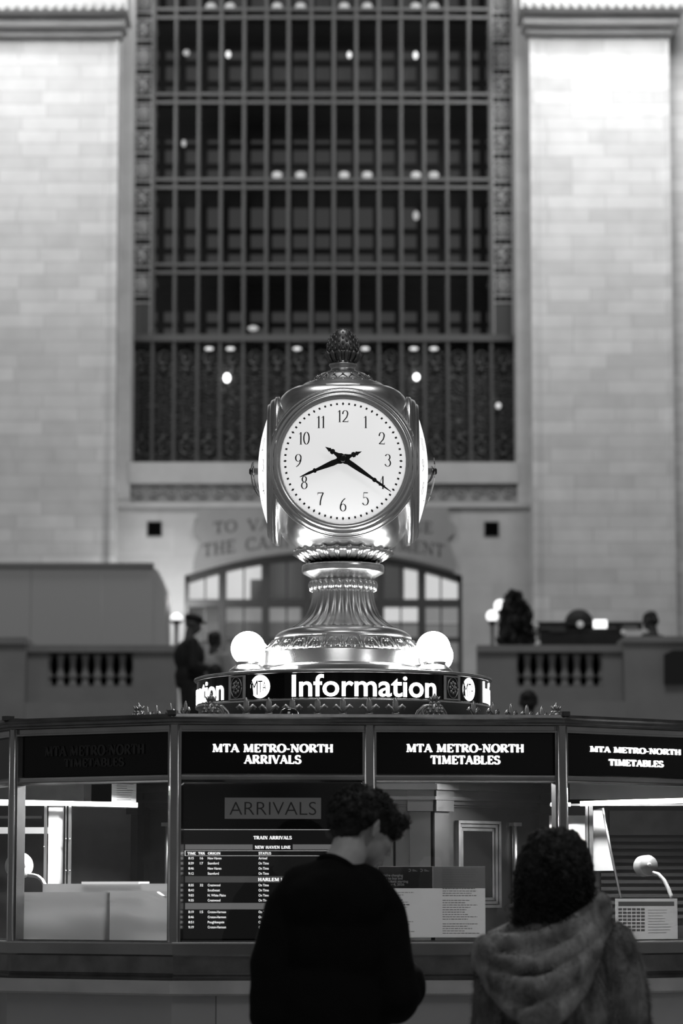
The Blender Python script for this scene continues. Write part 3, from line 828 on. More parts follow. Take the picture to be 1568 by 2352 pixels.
mb = MB(); ring(mb, [(-.02, zc0-.004), (.055, zc0), (.06, zc0-.012), (.052, zc0-.018), (.045, zc0-.020), (.042, zc0-.030), (.03, zc0-.034), (.028, zc1+.004), (.02, zc1), (-.02, zc1)])
mb.build('cornice', BRASS_D, booth)
mb = MB(); vs = [V[i]+Vector((0,0,zc0-.006)) for i in range(NV)]; vs2 = [V[i]+Vector((0,0,zc0-.03)) for i in range(NV)]
mb.add(vs+vs2, [tuple(range(NV)), tuple(range(NV, 2*NV))[::-1]]); mb.build('roof', BRASS_DD, booth)
mb = MB(); ring(mb, [(-.02, zc1), (.014, zc1), (.014, zf(1676)), (.020, zf(1677)), (.020, zf(1681)), (.0, zf(1683)), (-.02, zf(1683))]); mb.build('header_rail', BOOTHM, booth)
mb = MB(); ring(mb, [(-.02, zf(1777)), (.004, zf(1777)), (.016, zf(1780)), (.012, zf(1784)), (.014, zf(1790)), (.018, zf(1792)), (.004, zf(1796)), (-.02, zf(1796))]); mb.build('middle_rail', BOOTHM, booth)
zs = zf(2164)
mb = MB(); ring(mb, [(-.04, zs), (.022, zs), (.030, zs-.006), (.028, zf(2193)), (.02, zf(2197)), (-.04, zf(2197))]); si = mb.build('sill', BOOTHM, booth)
mb = MB(); ring(mb, [(.020, zs+.0005), (.031, zs+.0005), (.034, zs-.003), (.031, zs-.007), (.020, zs-.006)]); mb.build('sill_glint_strip', BRASS, si)  # polished strip added as the bright line of light along the sill
mb = MB(); ring(mb, [(-.04, zf(2197)), (.012, zf(2197)), (.012, zf(2236)), (.022, zf(2238)), (.018, zf(2242)), (.026, zf(2246)), (.02, zf(2252)), (-.04, zf(2252))]); mb.build('kick_panel', BRASS_D, booth)
LEDGE = mat('ledge_stone', .42, .45, var=.15, vscale=5)
mb = MB(); ring(mb, [(-.04, zf(2252)), (.050, zf(2253, 12.25)), (.062, zf(2257, 12.24)), (.062, zf(2283, 12.24)), (.045, zf(2288, 12.25)), (-.04, zf(2288))]); mb.build('stone_ledge', LEDGE, booth)
mb = MB(); ring(mb, [(-.04, zf(2287)), (.030, zf(2287)), (.030, .12), (.05, .10), (.05, 0), (-.04, 0)]); 
mb.build('stone_base', stone_mat('booth_stone', .34, .62, .55, .003, .12, .35), booth)
names = ['left_return','left','arrivals','timetables','right','right_return']
def frame(i):
    a, b = V[i], V[i+1]; d = (b-a); L = d.length; ux = d/L; n = -outward(a, b)
    M = Matrix(((ux.x, n.x, 0, a.x), (ux.y, n.y, 0, a.y), (0, 0, 1, 0), (0,0,0,1)))
    return M, L
FR = [frame(i) for i in range(6)]
def hit(i, px, py, d=0.0):
    """pixel -> (u, z) on the panel plane at inward depth d"""
    M, L = FR[i]; o = M @ Vector((0, d, 0)); n = (M.to_3x3() @ Vector((0,1,0)))
    r = ray(px, py); c = Vector((0,0,ZC)); t = (o-c).dot(n)/r.dot(n); p = c+r*t
    q = M.inverted() @ p
    return q.x, q.z
for i in range(0, 7):
    M = Matrix.Translation(V[i]); n = MIT[i].normalized(); ang = math.atan2(n.y, n.x)+pi/2
    M = M @ Matrix.Rotation(ang, 4, 'Z')
    mb = MB(); mb.bevbox(M, -.021, .021, -.022, .03, zf(2164), zc1+.002, .007); mb.box
    mb.obox(M, -.028, .028, -.012, .03, zf(2164), zc1)
    po = mb.build('post', BOOTHM, booth)
    m2 = MB()
    for sx in (-.017, .017):
        q0 = M @ Vector((sx, -.020, zf(2164))); q1 = M @ Vector((sx, -.020, zc1)); m2.tube([q0, q1], .0042, 8)
    m2.build('post_glint_bead', BRASS, po)  # bright beads added to give the post edges their highlights
    if i in (1, 2, 4, 5):
        m2 = MB(); M2 = Matrix.Translation(V[i]+MIT[i]*.035) @ Matrix.Rotation(ang, 4, 'Z')
        m2.bevbox(M2, -.018, .018, -.03, .018, zc0-.004, zc0+.014, .006); m2.obox(M2, -.01, .01, .0, .12, zc0-.002, zc0+.006); m2.build('roof_clip', BRASS_DD, booth)
def lettering(i, text, px0, px1, py0, py1, m, parent, d=-.004, T=.25, t=.12, thick=.004, kind='serif', bold=0.0, name='lettering', fitx=True):
    if kind == 'serif': vs, fs = serif(text, T, t)
    else: vs, fs = sans(text, 1.0, bold)
    if not vs: return
    # height measured on cap letters: keep real proportions of the glyph box
    u0, z1 = hit(i, px0, py0, d); u1, z0 = hit(i, px1, py1, d)
    if kind == 'serif': fv = fit(vs, u0, u1, z0, z1)
    else:
        ax = min(v[0] for v in vs); bx = max(v[0] for v in vs)
        capref, _ = sans('H', 1.0, bold); ch = max(v[1] for v in capref)
        k = (z1-z0)/ch; kx = (u1-u0)/(bx-ax) if fitx else k
        fv = [(u0+(v[0]-ax)*kx, z0+v[1]*k) for v in vs]
    M = FR[i][0]; mb = MB()
    place2d(mb, fv, fs, lambda x, y, h: M @ Vector((x, d-h, y)), thick)
    return mb.build(name, m, parent)
signs = {1: ('TIMETABLES', UNLIT, (104, 332, 1714, 1733), (148, 286, 1743, 1760)),
         2: ('ARRIVALS', LIT, (488, 764, 1708, 1729), (560, 692, 1734, 1755)),
         3: ('TIMETABLES', LIT, (933, 1202, 1708, 1729), (988, 1149, 1735, 1756)),
         4: ('TIMETABLES', LIT, (1354, 1562, 1713, 1735), (1397, 1523, 1743, 1763))}
for i in range(6):
    M, L = FR[i]
    mb = MB(); mb.obox(M, .02, L-.02, .004, .03, zf(1778), zf(1682))
    s = mb.build('header_sign', mat('black_sign_glass', .005, .12, spec=.25), booth)
    if i in signs:
        t2, m, a, b = signs[i]
        lettering(i, 'MTA METRO-NORTH', *a, m, s, d=.003); lettering(i, t2, *b, m, s, d=.003)
        s['label'] = {1: 'unlit sign, its lettering barely showing', 2: 'lit sign lettered for arrivals', 3: 'lit sign lettered for timetables', 4: 'lit timetables sign on the angled side'}[i]
    mb = MB(); mb.obox(M, .02, L-.02, .012, .016, zs, zf(1794)); mb.build('window_pane', GLASS, booth)
    mb = MB()      # thin glazing beads around the pane
    for (u0,u1,z0,z1) in ((.02,.03,zs,zf(1794)),(L-.03,L-.02,zs,zf(1794)),(.02,L-.02,zs,zs+.006),(.02,L-.02,zf(1797),zf(1793))):
        mb.obox(M, u0, u1, .004, .02, z0, z1)
    mb.build('glazing_bead', BRASS_D, booth)
# inner counter, kiosk core with entablature, doors and pilasters
mb = MB(); prof = [(-.06, zf(2178)), (-.55, zf(2178)), (-.55, zf(2178)-.03), (-.06, zf(2178)-.03)]; ring(mb, prof); mb.build('inner_counter', mat('inner_counter', .12, .4), booth)
mb = MB(); ring(mb, [(-.04, .02), (-.06, .02), (-.06, zf(2252)), (-.04, zf(2252))]); mb.build('inner_lining', BRASS_DD, booth)
core = None
RC = 1.0; CV = [Vector((CEN.x-.02+RC*cos(radians(a)), 14.1+RC*sin(radians(a)), 0)) for a in range(-112, 248, 45)]
CV = [Vector((RC*cos(radians(-112.5+45*k)), 14.1+RC*sin(radians(-112.5+45*k)), 0)) for k in range(8)]
def coreprism(mb, r, z0, z1):
    vs = []
    for z in (z0, z1):
        for k in range(8): vs.append(Vector((r*cos(radians(-112.5+45*k)), 14.1+r*sin(radians(-112.5+45*k)), z)))
    return mb.add(vs, [(k, (k+1)%8, 8+(k+1)%8, 8+k) for k in range(8)] + [tuple(range(8))[::-1], tuple(range(8,16))])
KB = mat('kiosk_brass', .11, .36, 1.0, bump=.08, bscale=20, var=.15, vscale=5)
mb = MB(); coreprism(mb, RC, 0, zc0-.03); core = mb.build('inner_kiosk', KB, booth)
mb = MB()
for (r, p0, p1) in ((1.05, 1803, 1796), (1.07, 1815, 1802), (1.04, 1832, 1815), (1.055, 1838, 1830), (1.03, 1848, 1838), (1.012, 1853, 1848)):
    coreprism(mb, r, zf(p0, 13.2), zf(p1, 13.2))
mb.build('entablature', KB, core)
def cface(k):
    a, b = CV[k], CV[(k+1)%8]; d = b-a; L = d.length; ux = d/L; n = Vector((ux.y, -ux.x, 0))
    if n.dot((a+b)/2-Vector((0,14.1,0))) > 0: n = -n
    return Matrix(((ux.x, n.x, 0, a.x), (ux.y, n.y, 0, a.y), (0,0,1,0), (0,0,0,1))), L
for k in (7, 0, 1):
    M, L = cface(k)
    zt, zb_ = zf(1850, 13.2), zf(2175, 13.2)
    for (u0, u1) in ((0, .09), (L-.09, L)):
        mb = MB(); mb.obox(M, u0, u1, -.025, 0, zb_, zt); mb.obox(M, u0-.01, u1+.01, -.045, 0, zf(1805, 13.2)-.11, zf(1805, 13.2)+.02)
        mb.build('pilaster', KB, core)
    if k != 0:
        u0, u1 = (.155, .43) if k == 1 else (.335, .61); z0, z1 = zf(2085, 13.4), zf(1886, 13.4)
        mb = MB()
        for q in range(3):
            w = .012; o = q*.016; dd = -.022+q*.007
            for (a0,a1,b0,b1) in ((u0+o,u0+o+w,z0+o,z1-o),(u1-o-w,u1-o,z0+o,z1-o),(u0+o,u1-o,z0+o,z0+o+w),(u0+o,u1-o,z1-o-w,z1-o)):
                mb.obox(M, a0, a1, dd, 0, b0, b1)
        mb.build('door_frame', BRASS_M, core)
        uq = .53 if k == 1 else .235
        mb = MB(); mb.tube([M @ Vector((uq, -.012, zf(2080, 13.5))), M @ Vector((uq, -.012, zf(1893, 13.5)))], .014, 12)
        for zq in (zf(2080, 13.5), zf(1893, 13.5)): mb.obox(M, uq-.026, uq+.026, -.03, 0, zq-.008, zq+.008)
        mb.build('half_column', BRASS_M, core)
        mb = MB(); mb.obox(M, u0+.045, u1-.045, -.004, 0, z0+.045, z1-.045); mb.build('door_glass', mat('dark_door_glass', .01, .08), core)
    else:
        mb = MB(); mb.obox(M, L-.16, L-.15, -.003, 0, zb_, zt); mb.obox(M, .30, .31, -.003, 0, zb_, zt); mb.build('panel_joint', DARK, core)
        mb = MB()
        for o in (.20, .215, .235): mb.obox(M, L-o-.006, L-o, -.012, 0, zb_, zt)
        mb.build('panel_moulding', KB, core)
# back of the booth: dull panels below the sign level
mb = MB()
for i in (6, 7, 8, 9, 10):
    a, b = V[i], V[(i+1)%NV]; d = b-a; L = d.length; ux = d/L; n = -outward(a, b)
    M = Matrix(((ux.x, n.x, 0, a.x), (ux.y, n.y, 0, a.y), (0,0,1,0), (0,0,0,1)))
    mb.obox(M, 0, L, .0, .03, 0, zc1)
mb.build('rear_panel', mat('rear_panel', .10, .5, .3, var=.3, vscale=3), booth)
# crest of fleurs-de-lis, scrolls and pineapple finials on the roof
zr = zc0-.006
CR = BRASS_M
def fleur_mb(h=.114):
    mb = MB(); s = h
    mb.tube([(0,0,0),(0,0,.18*s),(0,0,.3*s)], [.10*s,.07*s,.06*s], 8)
    mb.box(-.26*s,.26*s,-.07*s,.07*s,0,.07*s)
    mb.ell((0,0,.72*s), (.11*s,.07*s,.30*s), 10, 8)          # central petal
    mb.tube([(-.14*s,0,.40*s),(.14*s,0,.40*s)], .055*s, 8)   # band
    for sg in (1,-1):
        mb.tube([(0,0,.42*s),(sg*.14*s,0,.62*s),(sg*.26*s,0,.72*s),(sg*.34*s,0,.64*s),(sg*.30*s,0,.56*s)], [.05*s,.07*s,.065*s,.055*s,.035*s], 7)
        mb.tube([(0,0,.36*s),(sg*.16*s,0,.30*s),(sg*.30*s,0,.28*s),(sg*.34*s,0,.16*s),(sg*.22*s,0,.10*s)], [.05*s,.07*s,.07*s,.06*s,.04*s], 7)
        mb.ell((sg*.30*s,0,.18*s), (.09*s,.07*s,.09*s), 8, 6)
    return mb
fl0 = None
C = [P(318, 1640, 13.62), P(484, 1640, 12.95), P(998, 1640, 12.95), P(1277, 1640, 13.62)]
def crest(a, b, ts, tilt=0):
    global fl0
    a = Vector((a.x, a.y, zr)); b = Vector((b.x, b.y, zr)); rot = math.atan2((b-a).y, (b-a).x)
    for t in ts:
        p = a.lerp(b, t)
        if fl0 is None: fl0 = fleur_mb().build('fleur_de_lis', CR, booth, local=True); o = fl0
        else: o = fl0.copy(); COL.objects.link(o)
        o.parent = booth; o.location = p - booth.location; o.rotation_euler = (0, 0, rot)
f = lambda px: (px-484)/514.0
crest(C[1], C[2], [f(p) for p in (565, 617, 671, 729, 787, 848, 908)])
crest(C[2], C[3], (.31, .47, .62, .75, .88)); crest(C[0], C[1], (.12, .25, .45, .66))
def pineapple(p, rot, h=.135):
    mb = MB()
    mb.lathe([(.020,0),(.026,.008),(.022,.018),(.014,.026),(.024,.034),(.030,.05),(.031,.064),(.027,.08),(.018,.095),(.008,.104)], (0,0,0), 16)
    for j in range(5):
        for k in range(7):
            a = 2*pi*(k+.5*(j%2))/7; r = (.031,.033,.031,.026,.018)[j]; z = .04+.013*j
            mb.ell((r*cos(a), r*sin(a), z), .0075, 6, 4)
    for k in range(6):
        a = 2*pi*k/6; mb.tube([(.008*cos(a),.008*sin(a),.098),(.016*cos(a),.016*sin(a),.110),(.024*cos(a),.024*sin(a),.120)], [.007,.006,.002], 5)
    mb.tube([(0,0,.09),(0,0,.12),(0,0,h)], [.013,.009,.002], 6)
    o = mb.build('pineapple_finial', CR, booth, local=True); o.location = Vector((p.x, p.y, zr))-booth.location; o.rotation_euler = (0,0,rot)
def scroll(p, sg, rot, w=.085):
    mb = MB(); pts = []
    for k in range(26):
        a = k*.36; r = .026*(1-k/30); pts.append((.030+r*cos(pi/2+a*-1)*1.0, 0, .052+r*sin(pi/2-a)))
    pts = [(w+.02, 0, .004), (w+.0, 0, .02), (w-.015, 0, .055), (w-.04, 0, .078)] + pts
    pts = [(sg*x, y, z) for x, y, z in pts]
    mb.tube(pts, [.008]*4 + [.009*(1-k/40) for k in range(26)], 7)
    body = [(sg*.03,.078),(sg*.05,.076),(sg*(w-.02),.055),(sg*(w+.0),.02),(sg*(w+.015),0),(sg*(w-.035),0),(sg*.05,.03),(sg*.045,.05)]
    mb.prism(body, -.004, .004)
    mb.ell((sg*.03, 0, .052), (.012,.012,.012), 8, 6)
    o = mb.build('crest_scroll', CR, booth, local=True); o.location = Vector((p.x, p.y, zr))-booth.location; o.rotation_euler = (0,0,rot)
for k, p in enumerate(C):
    pineapple(p, 0, .135)
r1 = math.atan2((C[3]-C[2]).y, (C[3]-C[2]).x); r0 = math.atan2((C[1]-C[0]).y, (C[1]-C[0]).x)
scroll(C[1], 1, 0); scroll(C[1], -1, r0); scroll(C[2], -1, 0); scroll(C[2], 1, r1)
scroll(C[0], 1, r0); scroll(C[3], -1, r1)
# small dome on the roof
c = P(664, 1640, 12.62)
dm = thing('metal_dome', (c.x, 12.62, zr), 'small shiny half dome lying on the booth roof between the fleurs-de-lis', 'dome')
mb = MB(); mb.lathe([(.044,0),(.044,.012),(.042,.024),(.034,.040),(.020,.050),(0.0001,.054)], (0,0,0), 28, cap=False); mb.build('dome', mat('dark_dome', .12, .12, .9), dm, local=True)
mb = MB(); mb.lathe([(.048,0),(.048,.008),(.044,.010)], (0,0,0), 28); mb.build('dome_base', BRASS_D, dm, local=True)

# ================================================================== arrivals board behind the glass
BRD = 2; DB = .045
M, L = FR[BRD]
u0, zt = hit(BRD, 417, 1796, DB); u1, zbt = hit(BRD, 836, 2162, DB)
bo = MB(); bo.obox(M, u0-.01, u1+.03, DB, DB+.03, zbt, zt)
board = bo.build('arrivals_board', mat('board_black', .006, .3, spec=.1))
tag(board, 'black train arrivals board with glowing rows of times behind the booth glass', 'arrivals board')
def bbox(px0, px1, py0, py1, m, name, d=DB-.002, th=.002, parent=None, i=BRD):
    a, z1 = hit(i, px0, py0, d); b, z0 = hit(i, px1, py1, d)
    mb = MB(); mb.obox(FR[i][0], a, b, d, d+th, z0, z1); return mb.build(name, m, parent or board)
pl = bbox(516, 737, 1832, 1881, mat('grey_plaque', .10, .5, emit=.035), 'plaque')
lettering(BRD, 'ARRIVALS', 527, 726, 1842, 1872, mat('plaque_letter', .012, .5), pl, d=DB-.003, thick=.0005, kind='sans', bold=-.012)
scr = bbox(418, 834, 1907, 2156, mat('screen_black', .004, .3, emit=.004), 'screen', d=DB-.0015, th=.0015)
bbox(420, 834, 1904.8, 1906.2, mat('thin_lit_line', .5, .5, emit=.55), 'divider_line')
DS = DB-.003
BAND = mat('screen_band', .1, .5, emit=.12); BAND2 = mat('screen_band_dark', .05, .5, emit=.055)
bbox(425, 580, 1939.5, 1951.6, BAND, 'heading_band', DS, .001, scr); bbox(672, 830, 1939.5, 1951.6, BAND, 'heading_band', DS, .001, scr)
bbox(425, 830, 2012.4, 2027, BAND2, 'heading_band', DS, .001, scr); bbox(425, 830, 2074, 2088.5, BAND, 'heading_band', DS, .001, scr)
for r in (425, 830): bbox(r-.4, r+.4, 1954, 1965.5, LIT, 'frame_line', DS, .001, scr)
for r in (1954, 1965.5): bbox(425, 830, r-.45, r+.45, mat('screen_line', .5, .5, emit=.8), 'frame_line', DS, .001, scr)
DT = DS-.001
HEAD = mat('screen_heading', .8, .5, emit=1.1); ROW = mat('screen_text', .8, .5, emit=.95)
def hd(text, x0, x1, yc, h): lettering(BRD, text, x0, x1, yc-h/2, yc+h/2, HEAD, scr, d=DT, T=.24, t=.11, thick=.0004, name='heading')
hd('TRAIN ARRIVALS', 582, 670, 1924, 8.4); hd('NEW HAVEN LINE', 585, 667, 1946, 7.4)
hd('TIME', 430, 449.5, 1960, 6); hd('TRK', 455, 471, 1960, 6); hd('ORIGIN', 477, 506, 1960, 6); hd('STATUS', 593.5, 622.5, 1960, 6); hd('HARLEM LINE', 593, 670, 2020, 8)
rows = [(1971.1,'8:15','16','New Haven','Arrived'),(1982.7,'8:39','17','Stamford','On Time'),(1994.5,'8:46','','New Haven','On Time'),(2006.2,'9:12','','Stamford','On Time'),
        (2033,'8:35','32','Crestwood','On Time'),(2044.6,'8:41','','Southeast','On Time'),(2056.3,'9:03','','N. White Plains','On Time'),(2067.8,'9:35','','Crestwood','On Time'),
        (2094.5,'8:19','15','Croton-Harmon','On Time'),(2106.2,'8:46','','Croton-Harmon','On Time'),(2117.9,'8:51','','Poughkeepsie','On Time'),(2129.4,'9:19','','Croton-Harmon','On Time')]
wid = {'New Haven':31.5,'Stamford':25.5,'Crestwood':29,'Southeast':28,'N. White Plains':41.5,'Croton-Harmon':42,'Poughkeepsie':38,'Arrived':20,'On Time':23.5}
for (y, a, b, c_, d_) in rows:
    for (tx, x0, w) in ((a, 432.5, 12.2), (b, 459, 7.4), (c_, 476.8, wid[c_]), (d_, 593.4, wid[d_])):
        if tx: lettering(BRD, tx, x0, x0+w, y-2.7, y+2.7, ROW, scr, d=DT, thick=.0004, kind='sans', bold=.018, name='timetable_entry')

# ================================================================== printed notice on the timetables window
NB = 3; DN = .030
def nb(px0, px1, py0, py1, m, name, d, th, parent):
    a, z1 = hit(NB, px0, py0, d); b, z0 = hit(NB, px1, py1, d); mb = MB(); mb.obox(FR[NB][0], a, b, d, d+th, z0, z1); return mb.build(name, m, parent)
no = nb(868, 1114.5, 1990, 2153, paper_mat('notice_paper', .8, .6), 'notice_sheet', DN, .0015, None)
tag(no, 'printed notice about buying tickets taped inside the glass between the two people', 'notice')
nb(868.5, 993, 1990.5, 2040.3, mat('notice_header', .035, .6), 'header_block', DN-.0006, .0006, no)
nb(993.4, 1114, 1990.5, 2040.3, mat('notice_grey', .34, .7), 'grey_block', DN-.0005, .0005, no)
for tx, x0, x1, y in (("We're changing", 876, 925, 2013), ('how to buy and', 876, 924, 2020), ('use tickets starting', 876, 937, 2027), ('January 4, 2026', 876, 928, 2034)):
    lettering(NB, tx, x0, x1, y-5.4, y, mat('notice_white', .55, .6), no, d=DN-.0012, thick=.0003, kind='sans', bold=.02, name='headline')
mb = MB(); mg = MB(); rr = random.Random(11)
for (x0, xw, ys) in ((880, 78, [2050+5.6*k for k in range(18)]), (1004, 100, [1998+5.4*k for k in range(28)])):
    for k, y in enumerate(ys):
        if rr.random() < .12: continue
        bold = rr.random() < .12
        xa = x0 + (0 if bold else (12 if x0 > 1000 else 6)); xb = xa + xw*rr.uniform(.5, .85)
        x = xa
        while x < xb:
            w = rr.uniform(3, 9); a, z1 = hit(NB, x, y-1.0, DN-.001); b, z0 = hit(NB, min(x+w, xb), y+(1.2 if bold else .7), DN-.001)
            (mb if bold else mg).obox(FR[NB][0], a, b, DN-.001, DN-.0004, z0, z1); x += w+1.3
mb.build('bold_print', INK, no); mg.build('fine_print', INKG, no)
mb = MB()
for px in (940, 967):
    a, z = hit(NB, px, 1999, DN-.001)
    pts = [FR[NB][0] @ Vector((a+.0048*cos(t), DN-.001, z+.0048*sin(t))) for t in [(-2.4+4.8*k/14) for k in range(15)]]
    mb.tube(pts, .0014, 5); 
    for q in (0, 1, 2): mb.obox(FR[NB][0], a+.012, a+.032-.006*q, DN-.0012, DN-.0006, z-.004+.003*q, z-.0025+.003*q)
mb.build('logo_mark', mat('notice_white2', .5, .6), no)
# ================================================================== inside the booth
def pb(px0, px1, py0, py1, Y, th, m, name, label=None, cat=None, parent=None):
    a = P(px0, py1, Y); b = P(px1, py0, Y); mb = MB(); mb.box(a.x, b.x, Y, Y+th, a.z, b.z); o = mb.build(name, m, parent)
    if label: tag(o, label, cat)
    return o
TUBE = mat('strip_light_lit', .9, .4, emit=5.0); TUBED = mat('strip_light_dim', .9, .4, emit=1.5)
ALU = mat('aluminium_frame', .6, .28, 1.0)
MILK = mat('milky_panel', .42, .45)
# left side: glazed partition with strip light
pt = thing('glazed_partition', P(150, 2170, 13.25), 'metal framed glass partition under a strip light in the left booth window', 'partition')
for (x0, x1) in ((98, 108), (147, 153), (154, 164)):
    pb(x0, x1, 1848, 2160, 13.25, .03, ALU, 'upright', parent=pt)
pb(108, 147, 1850, 2160, 13.27, .01, MILK, 'white_panel', parent=pt)
pb(-20, 316, 1845.5, 1851, 13.26, .03, ALU, 'top_bar', parent=pt)
mb = MB(); a = P(-60, 1840, 13.22); b = P(316, 1849, 13.22); mb.tube([a, b], .010, 8); mb.build('strip_lamp', TUBE, pt)
pb(164, 316, 1852, 2160, 13.29, .006, GLASS, 'glass', parent=pt)
mb = MB()
for (x, y) in ((101, 1945), (151, 1927), (160, 1927), (151, 2000), (160, 2000)):
    q = P(x, y, 13.245); mb.ell(q, .004, 8, 6)
mb.build('screw', ALU, pt)
pb(-60, 146, 1900, 1915, 13.5, .02, mat('white_rail', .7, .5), 'shelf_rail', 'white horizontal shelf rail behind the left booth window', 'shelf')
for (x0, x1, y0, y1, lb) in ((-60, 96, 1874, 1880, 'thin pale shelf edge left of the metal uprights'),):
    pb(x0, x1, y0, y1, 13.7, .02, mat('pale_edge', .6, .5), 'pale_strip', lb, 'shelf')
sh_ = pb(-60, 195, 1790, 1846, 13.75, .02, mat('pale_backboard', .32, .5, var=.3, vscale=6), 'backboard', 'pale mottled backboard above the strip light at the left', 'board')
pb(-60, 316, 1846, 2180, 13.9, .02, mat('dark_backwall', .05, .4, var=.5, vscale=5), 'rear_screen', 'dark glossy rear screen behind the left booth window', 'screen')
pa = pb(256, 313, 1790, 1843, 13.3, .003, PAPER, 'taped_paper', 'white paper with typed lines taped above the strip light', 'paper')
mb = MB(); rr = random.Random(2)
for k in range(9):
    y = 1796+5*k; q0 = P(268, y, 13.298); q1 = P(268+rr.uniform(22, 40), y+1, 13.298); mb.box(q0.x, q1.x, 13.297, 13.2995, q1.z, q0.z)
mb.build('typed_line', INKG, pa)
pb(192, 210, 1790, 1846, 13.5, .03, mat('dark_upright', .03, .5), 'dark_upright', 'dark upright between the pale backboard and the taped paper', 'upright')
# frosted sheets standing behind the glass at the counter
def pane_sheet(px0, px1, py0, py1, d, m, name, label, cat, i=1, th=.004):
    a, z1 = hit(i, px0, py0, d); b, z0 = hit(i, px1, py1, d); mb = MB(); mb.obox(FR[i][0], a, b, d, d+th, max(z0, zs-.02), z1); o = mb.build(name, m); return tag(o, label, cat)
SHEET = paper_mat('frosted_sheet', .88, .5)
SHEET2 = paper_mat('frosted_sheet_grey', .78, .5)
s1 = pane_sheet(42, 250, 2049, 2168, .05, SHEET2, 'frosted_sheet', 'grey frosted sheet at the lower left of the left booth window', 'sheet')
s2 = pane_sheet(247, 391, 2046, 2168, .06, SHEET, 'frosted_sheet', 'paler frosted sheet beside the arrivals board post', 'sheet')
s3 = pane_sheet(98, 391, 2030, 2053, .16, SHEET, 'pale_strip', 'white top strip of a taller sheet behind the two frosted sheets', 'shelf')  # sheet cut down to a strip so light reaches the sheets in front
pane_sheet(187, 318, 2025, 2030.5, .15, mat('glowing_pad_edge', .8, .5, emit=.5), 'paper_pad', 'bright white pad edge lying on the white sheet strip', 'paper', th=.08)  # pad edge is no lamp, its brightness is a glow in the material
mb = MB(); a, z = hit(1, 362, 2049, .052); b, z2 = hit(1, 385, 2062, .052); MM = FR[1][0]
mb.add([MM@Vector((a,.045,z)), MM@Vector((a+.012,.045,z+.002)), MM@Vector((b,.045,z2+.003)), MM@Vector((b-.002,.045,z2-.004))], [(0,1,2,3)])
mb.build('paper_fold', PAPER, s2)
def desk_lamp(px, py, rpx, Y, label, headm, armpts, axis, facem):
    c = P(px, py, Y); r = rpx*Y/FPX
    root = thing('desk_lamp', (c.x, Y, zf(2178)), label, 'lamp')
    A = Vector(axis).normalized(); R = A.to_track_quat('Z', 'Y').to_matrix().to_4x4(); Mx = Matrix.Translation(c) @ R
    mb = MB(); mb.lathe([(r*.5,-.062),(r*.93,-.058),(r,-.05),(r,.0),(r*.94,.008),(r*.9,.008)], n=32, M=Mx); mb.build('lamp_head', headm, root)
    mb = MB(); mb.lathe([(r*.93,.0),(r*.93,.009),(r*.3,.0095),(r*.24,.012)], n=32, M=Mx); fc = mb.build('face', facem, root)
    mb = MB(); mb.lathe([(r*.26,.008),(r*.24,.015),(r*.1,.016)], n=20, M=Mx); mb.build('center_hole', mat('hole_grey', .08, .6), fc)
    pts = [P(a, b, Y-.02*k) for k, (a, b) in enumerate(armpts)]
    fine = []
    for k in range(len(pts)-1):
        for q in range(4): fine.append(pts[k].lerp(pts[k+1], q/4))
    fine.append(pts[-1]); mb = MB(); mb.tube(fine, .0085, 8); mb.build('curved_arm', headm, root)
    mb = MB(); e = pts[-1]; mb.tube([e, (e.x+.01, e.y, zf(2178))], .008, 8); mb.lathe([(.05,0),(.05,.012),(.012,.02)], (e.x+.01, e.y, zf(2178)), 20); mb.build('base', headm, root)
    return root
WH = mat('white_enamel', .75, .35); GE = mat('grey_enamel', .10, .4)
desk_lamp(50, 1988, 29, 12.95, 'white drum headed desk lamp behind the left booth post', WH, [(66,2010),(78,2011),(88,2014),(97,2022),(103,2034)], (.55,-.8,.05), WH)
desk_lamp(1488, 1988, 24, 13.05, 'grey drum headed desk lamp above the posted calendar sheet', GE, [(1499,2005),(1512,2008),(1525,2022),(1535,2042),(1543,2064)], (.35,-.9,.05), mat('lamp_face_dark', .06, .5))
# right side
rp = thing('glazed_partition', P(1355, 2170, 13.2), 'metal framed glass partition under a bright strip light in the right booth window', 'partition')
for (x0, x1, m) in ((1347, 1352, ALU), (1353, 1361, BRASS_D)): pb(x0, x1, 1848, 2160, 13.2, .03, m, 'upright', parent=rp)
pb(1262, 1640, 1846, 1851, 13.22, .03, BRASS_D, 'top_bar', parent=rp)
mb = MB(); mb.tube([P(1332, 1846, 13.15), P(1450, 1842, 13.15), P(1640, 1837, 13.15)], .0105, 8); mb.build('strip_lamp', TUBE, rp)
mb = MB(); mb.tube([P(1264, 1848, 13.15), P(1310, 1848, 13.15)], .0085, 8); mb.build('strip_lamp', TUBED, rp)
q = [(1362,1860),(1384,1856),(1412,2000),(1362,2000)]
mb = MB(); mb.prism([(P(a,b,13.24).x, P(a,b,13.24).z) for a,b in q], 13.24, 13.245); mb.build('glass', mat('milky_glass', .22, .3), rp)
mb = MB(); mb.tube([P(1384, 1856, 13.2), P(1402, 1955, 13.2), P(1425, 2062, 13.2)], .006, 6); mb.build('slanted_edge', ALU, rp)
pb(1262, 1346, 1873, 2010, 13.3, .004, paper_mat('white_poster', .85, .4), 'white_poster', 'blank bright white poster above the long haired person', 'poster')
pb(1308, 1640, 1796, 1836, 13.4, .02, mat('header_board', .11, .45, var=.2, vscale=6), 'header_board', 'dull header board above the right strip light', 'board')
lv = thing('louvred_screen', P(1500, 2150, 13.85), 'dark louvred screen behind the grey desk lamp', 'screen')
pb(1300, 1680, 1850, 2180, 13.9, .02, mat('louvre_back', .025, .5), 'back', parent=lv)
mb = MB()
for k in range(12):
    y = 1925+16*k; a = P(1380, y+8, 13.86); b = P(1680, y, 13.86); mb.box(a.x, b.x, 13.86, 13.9, a.z, b.z)
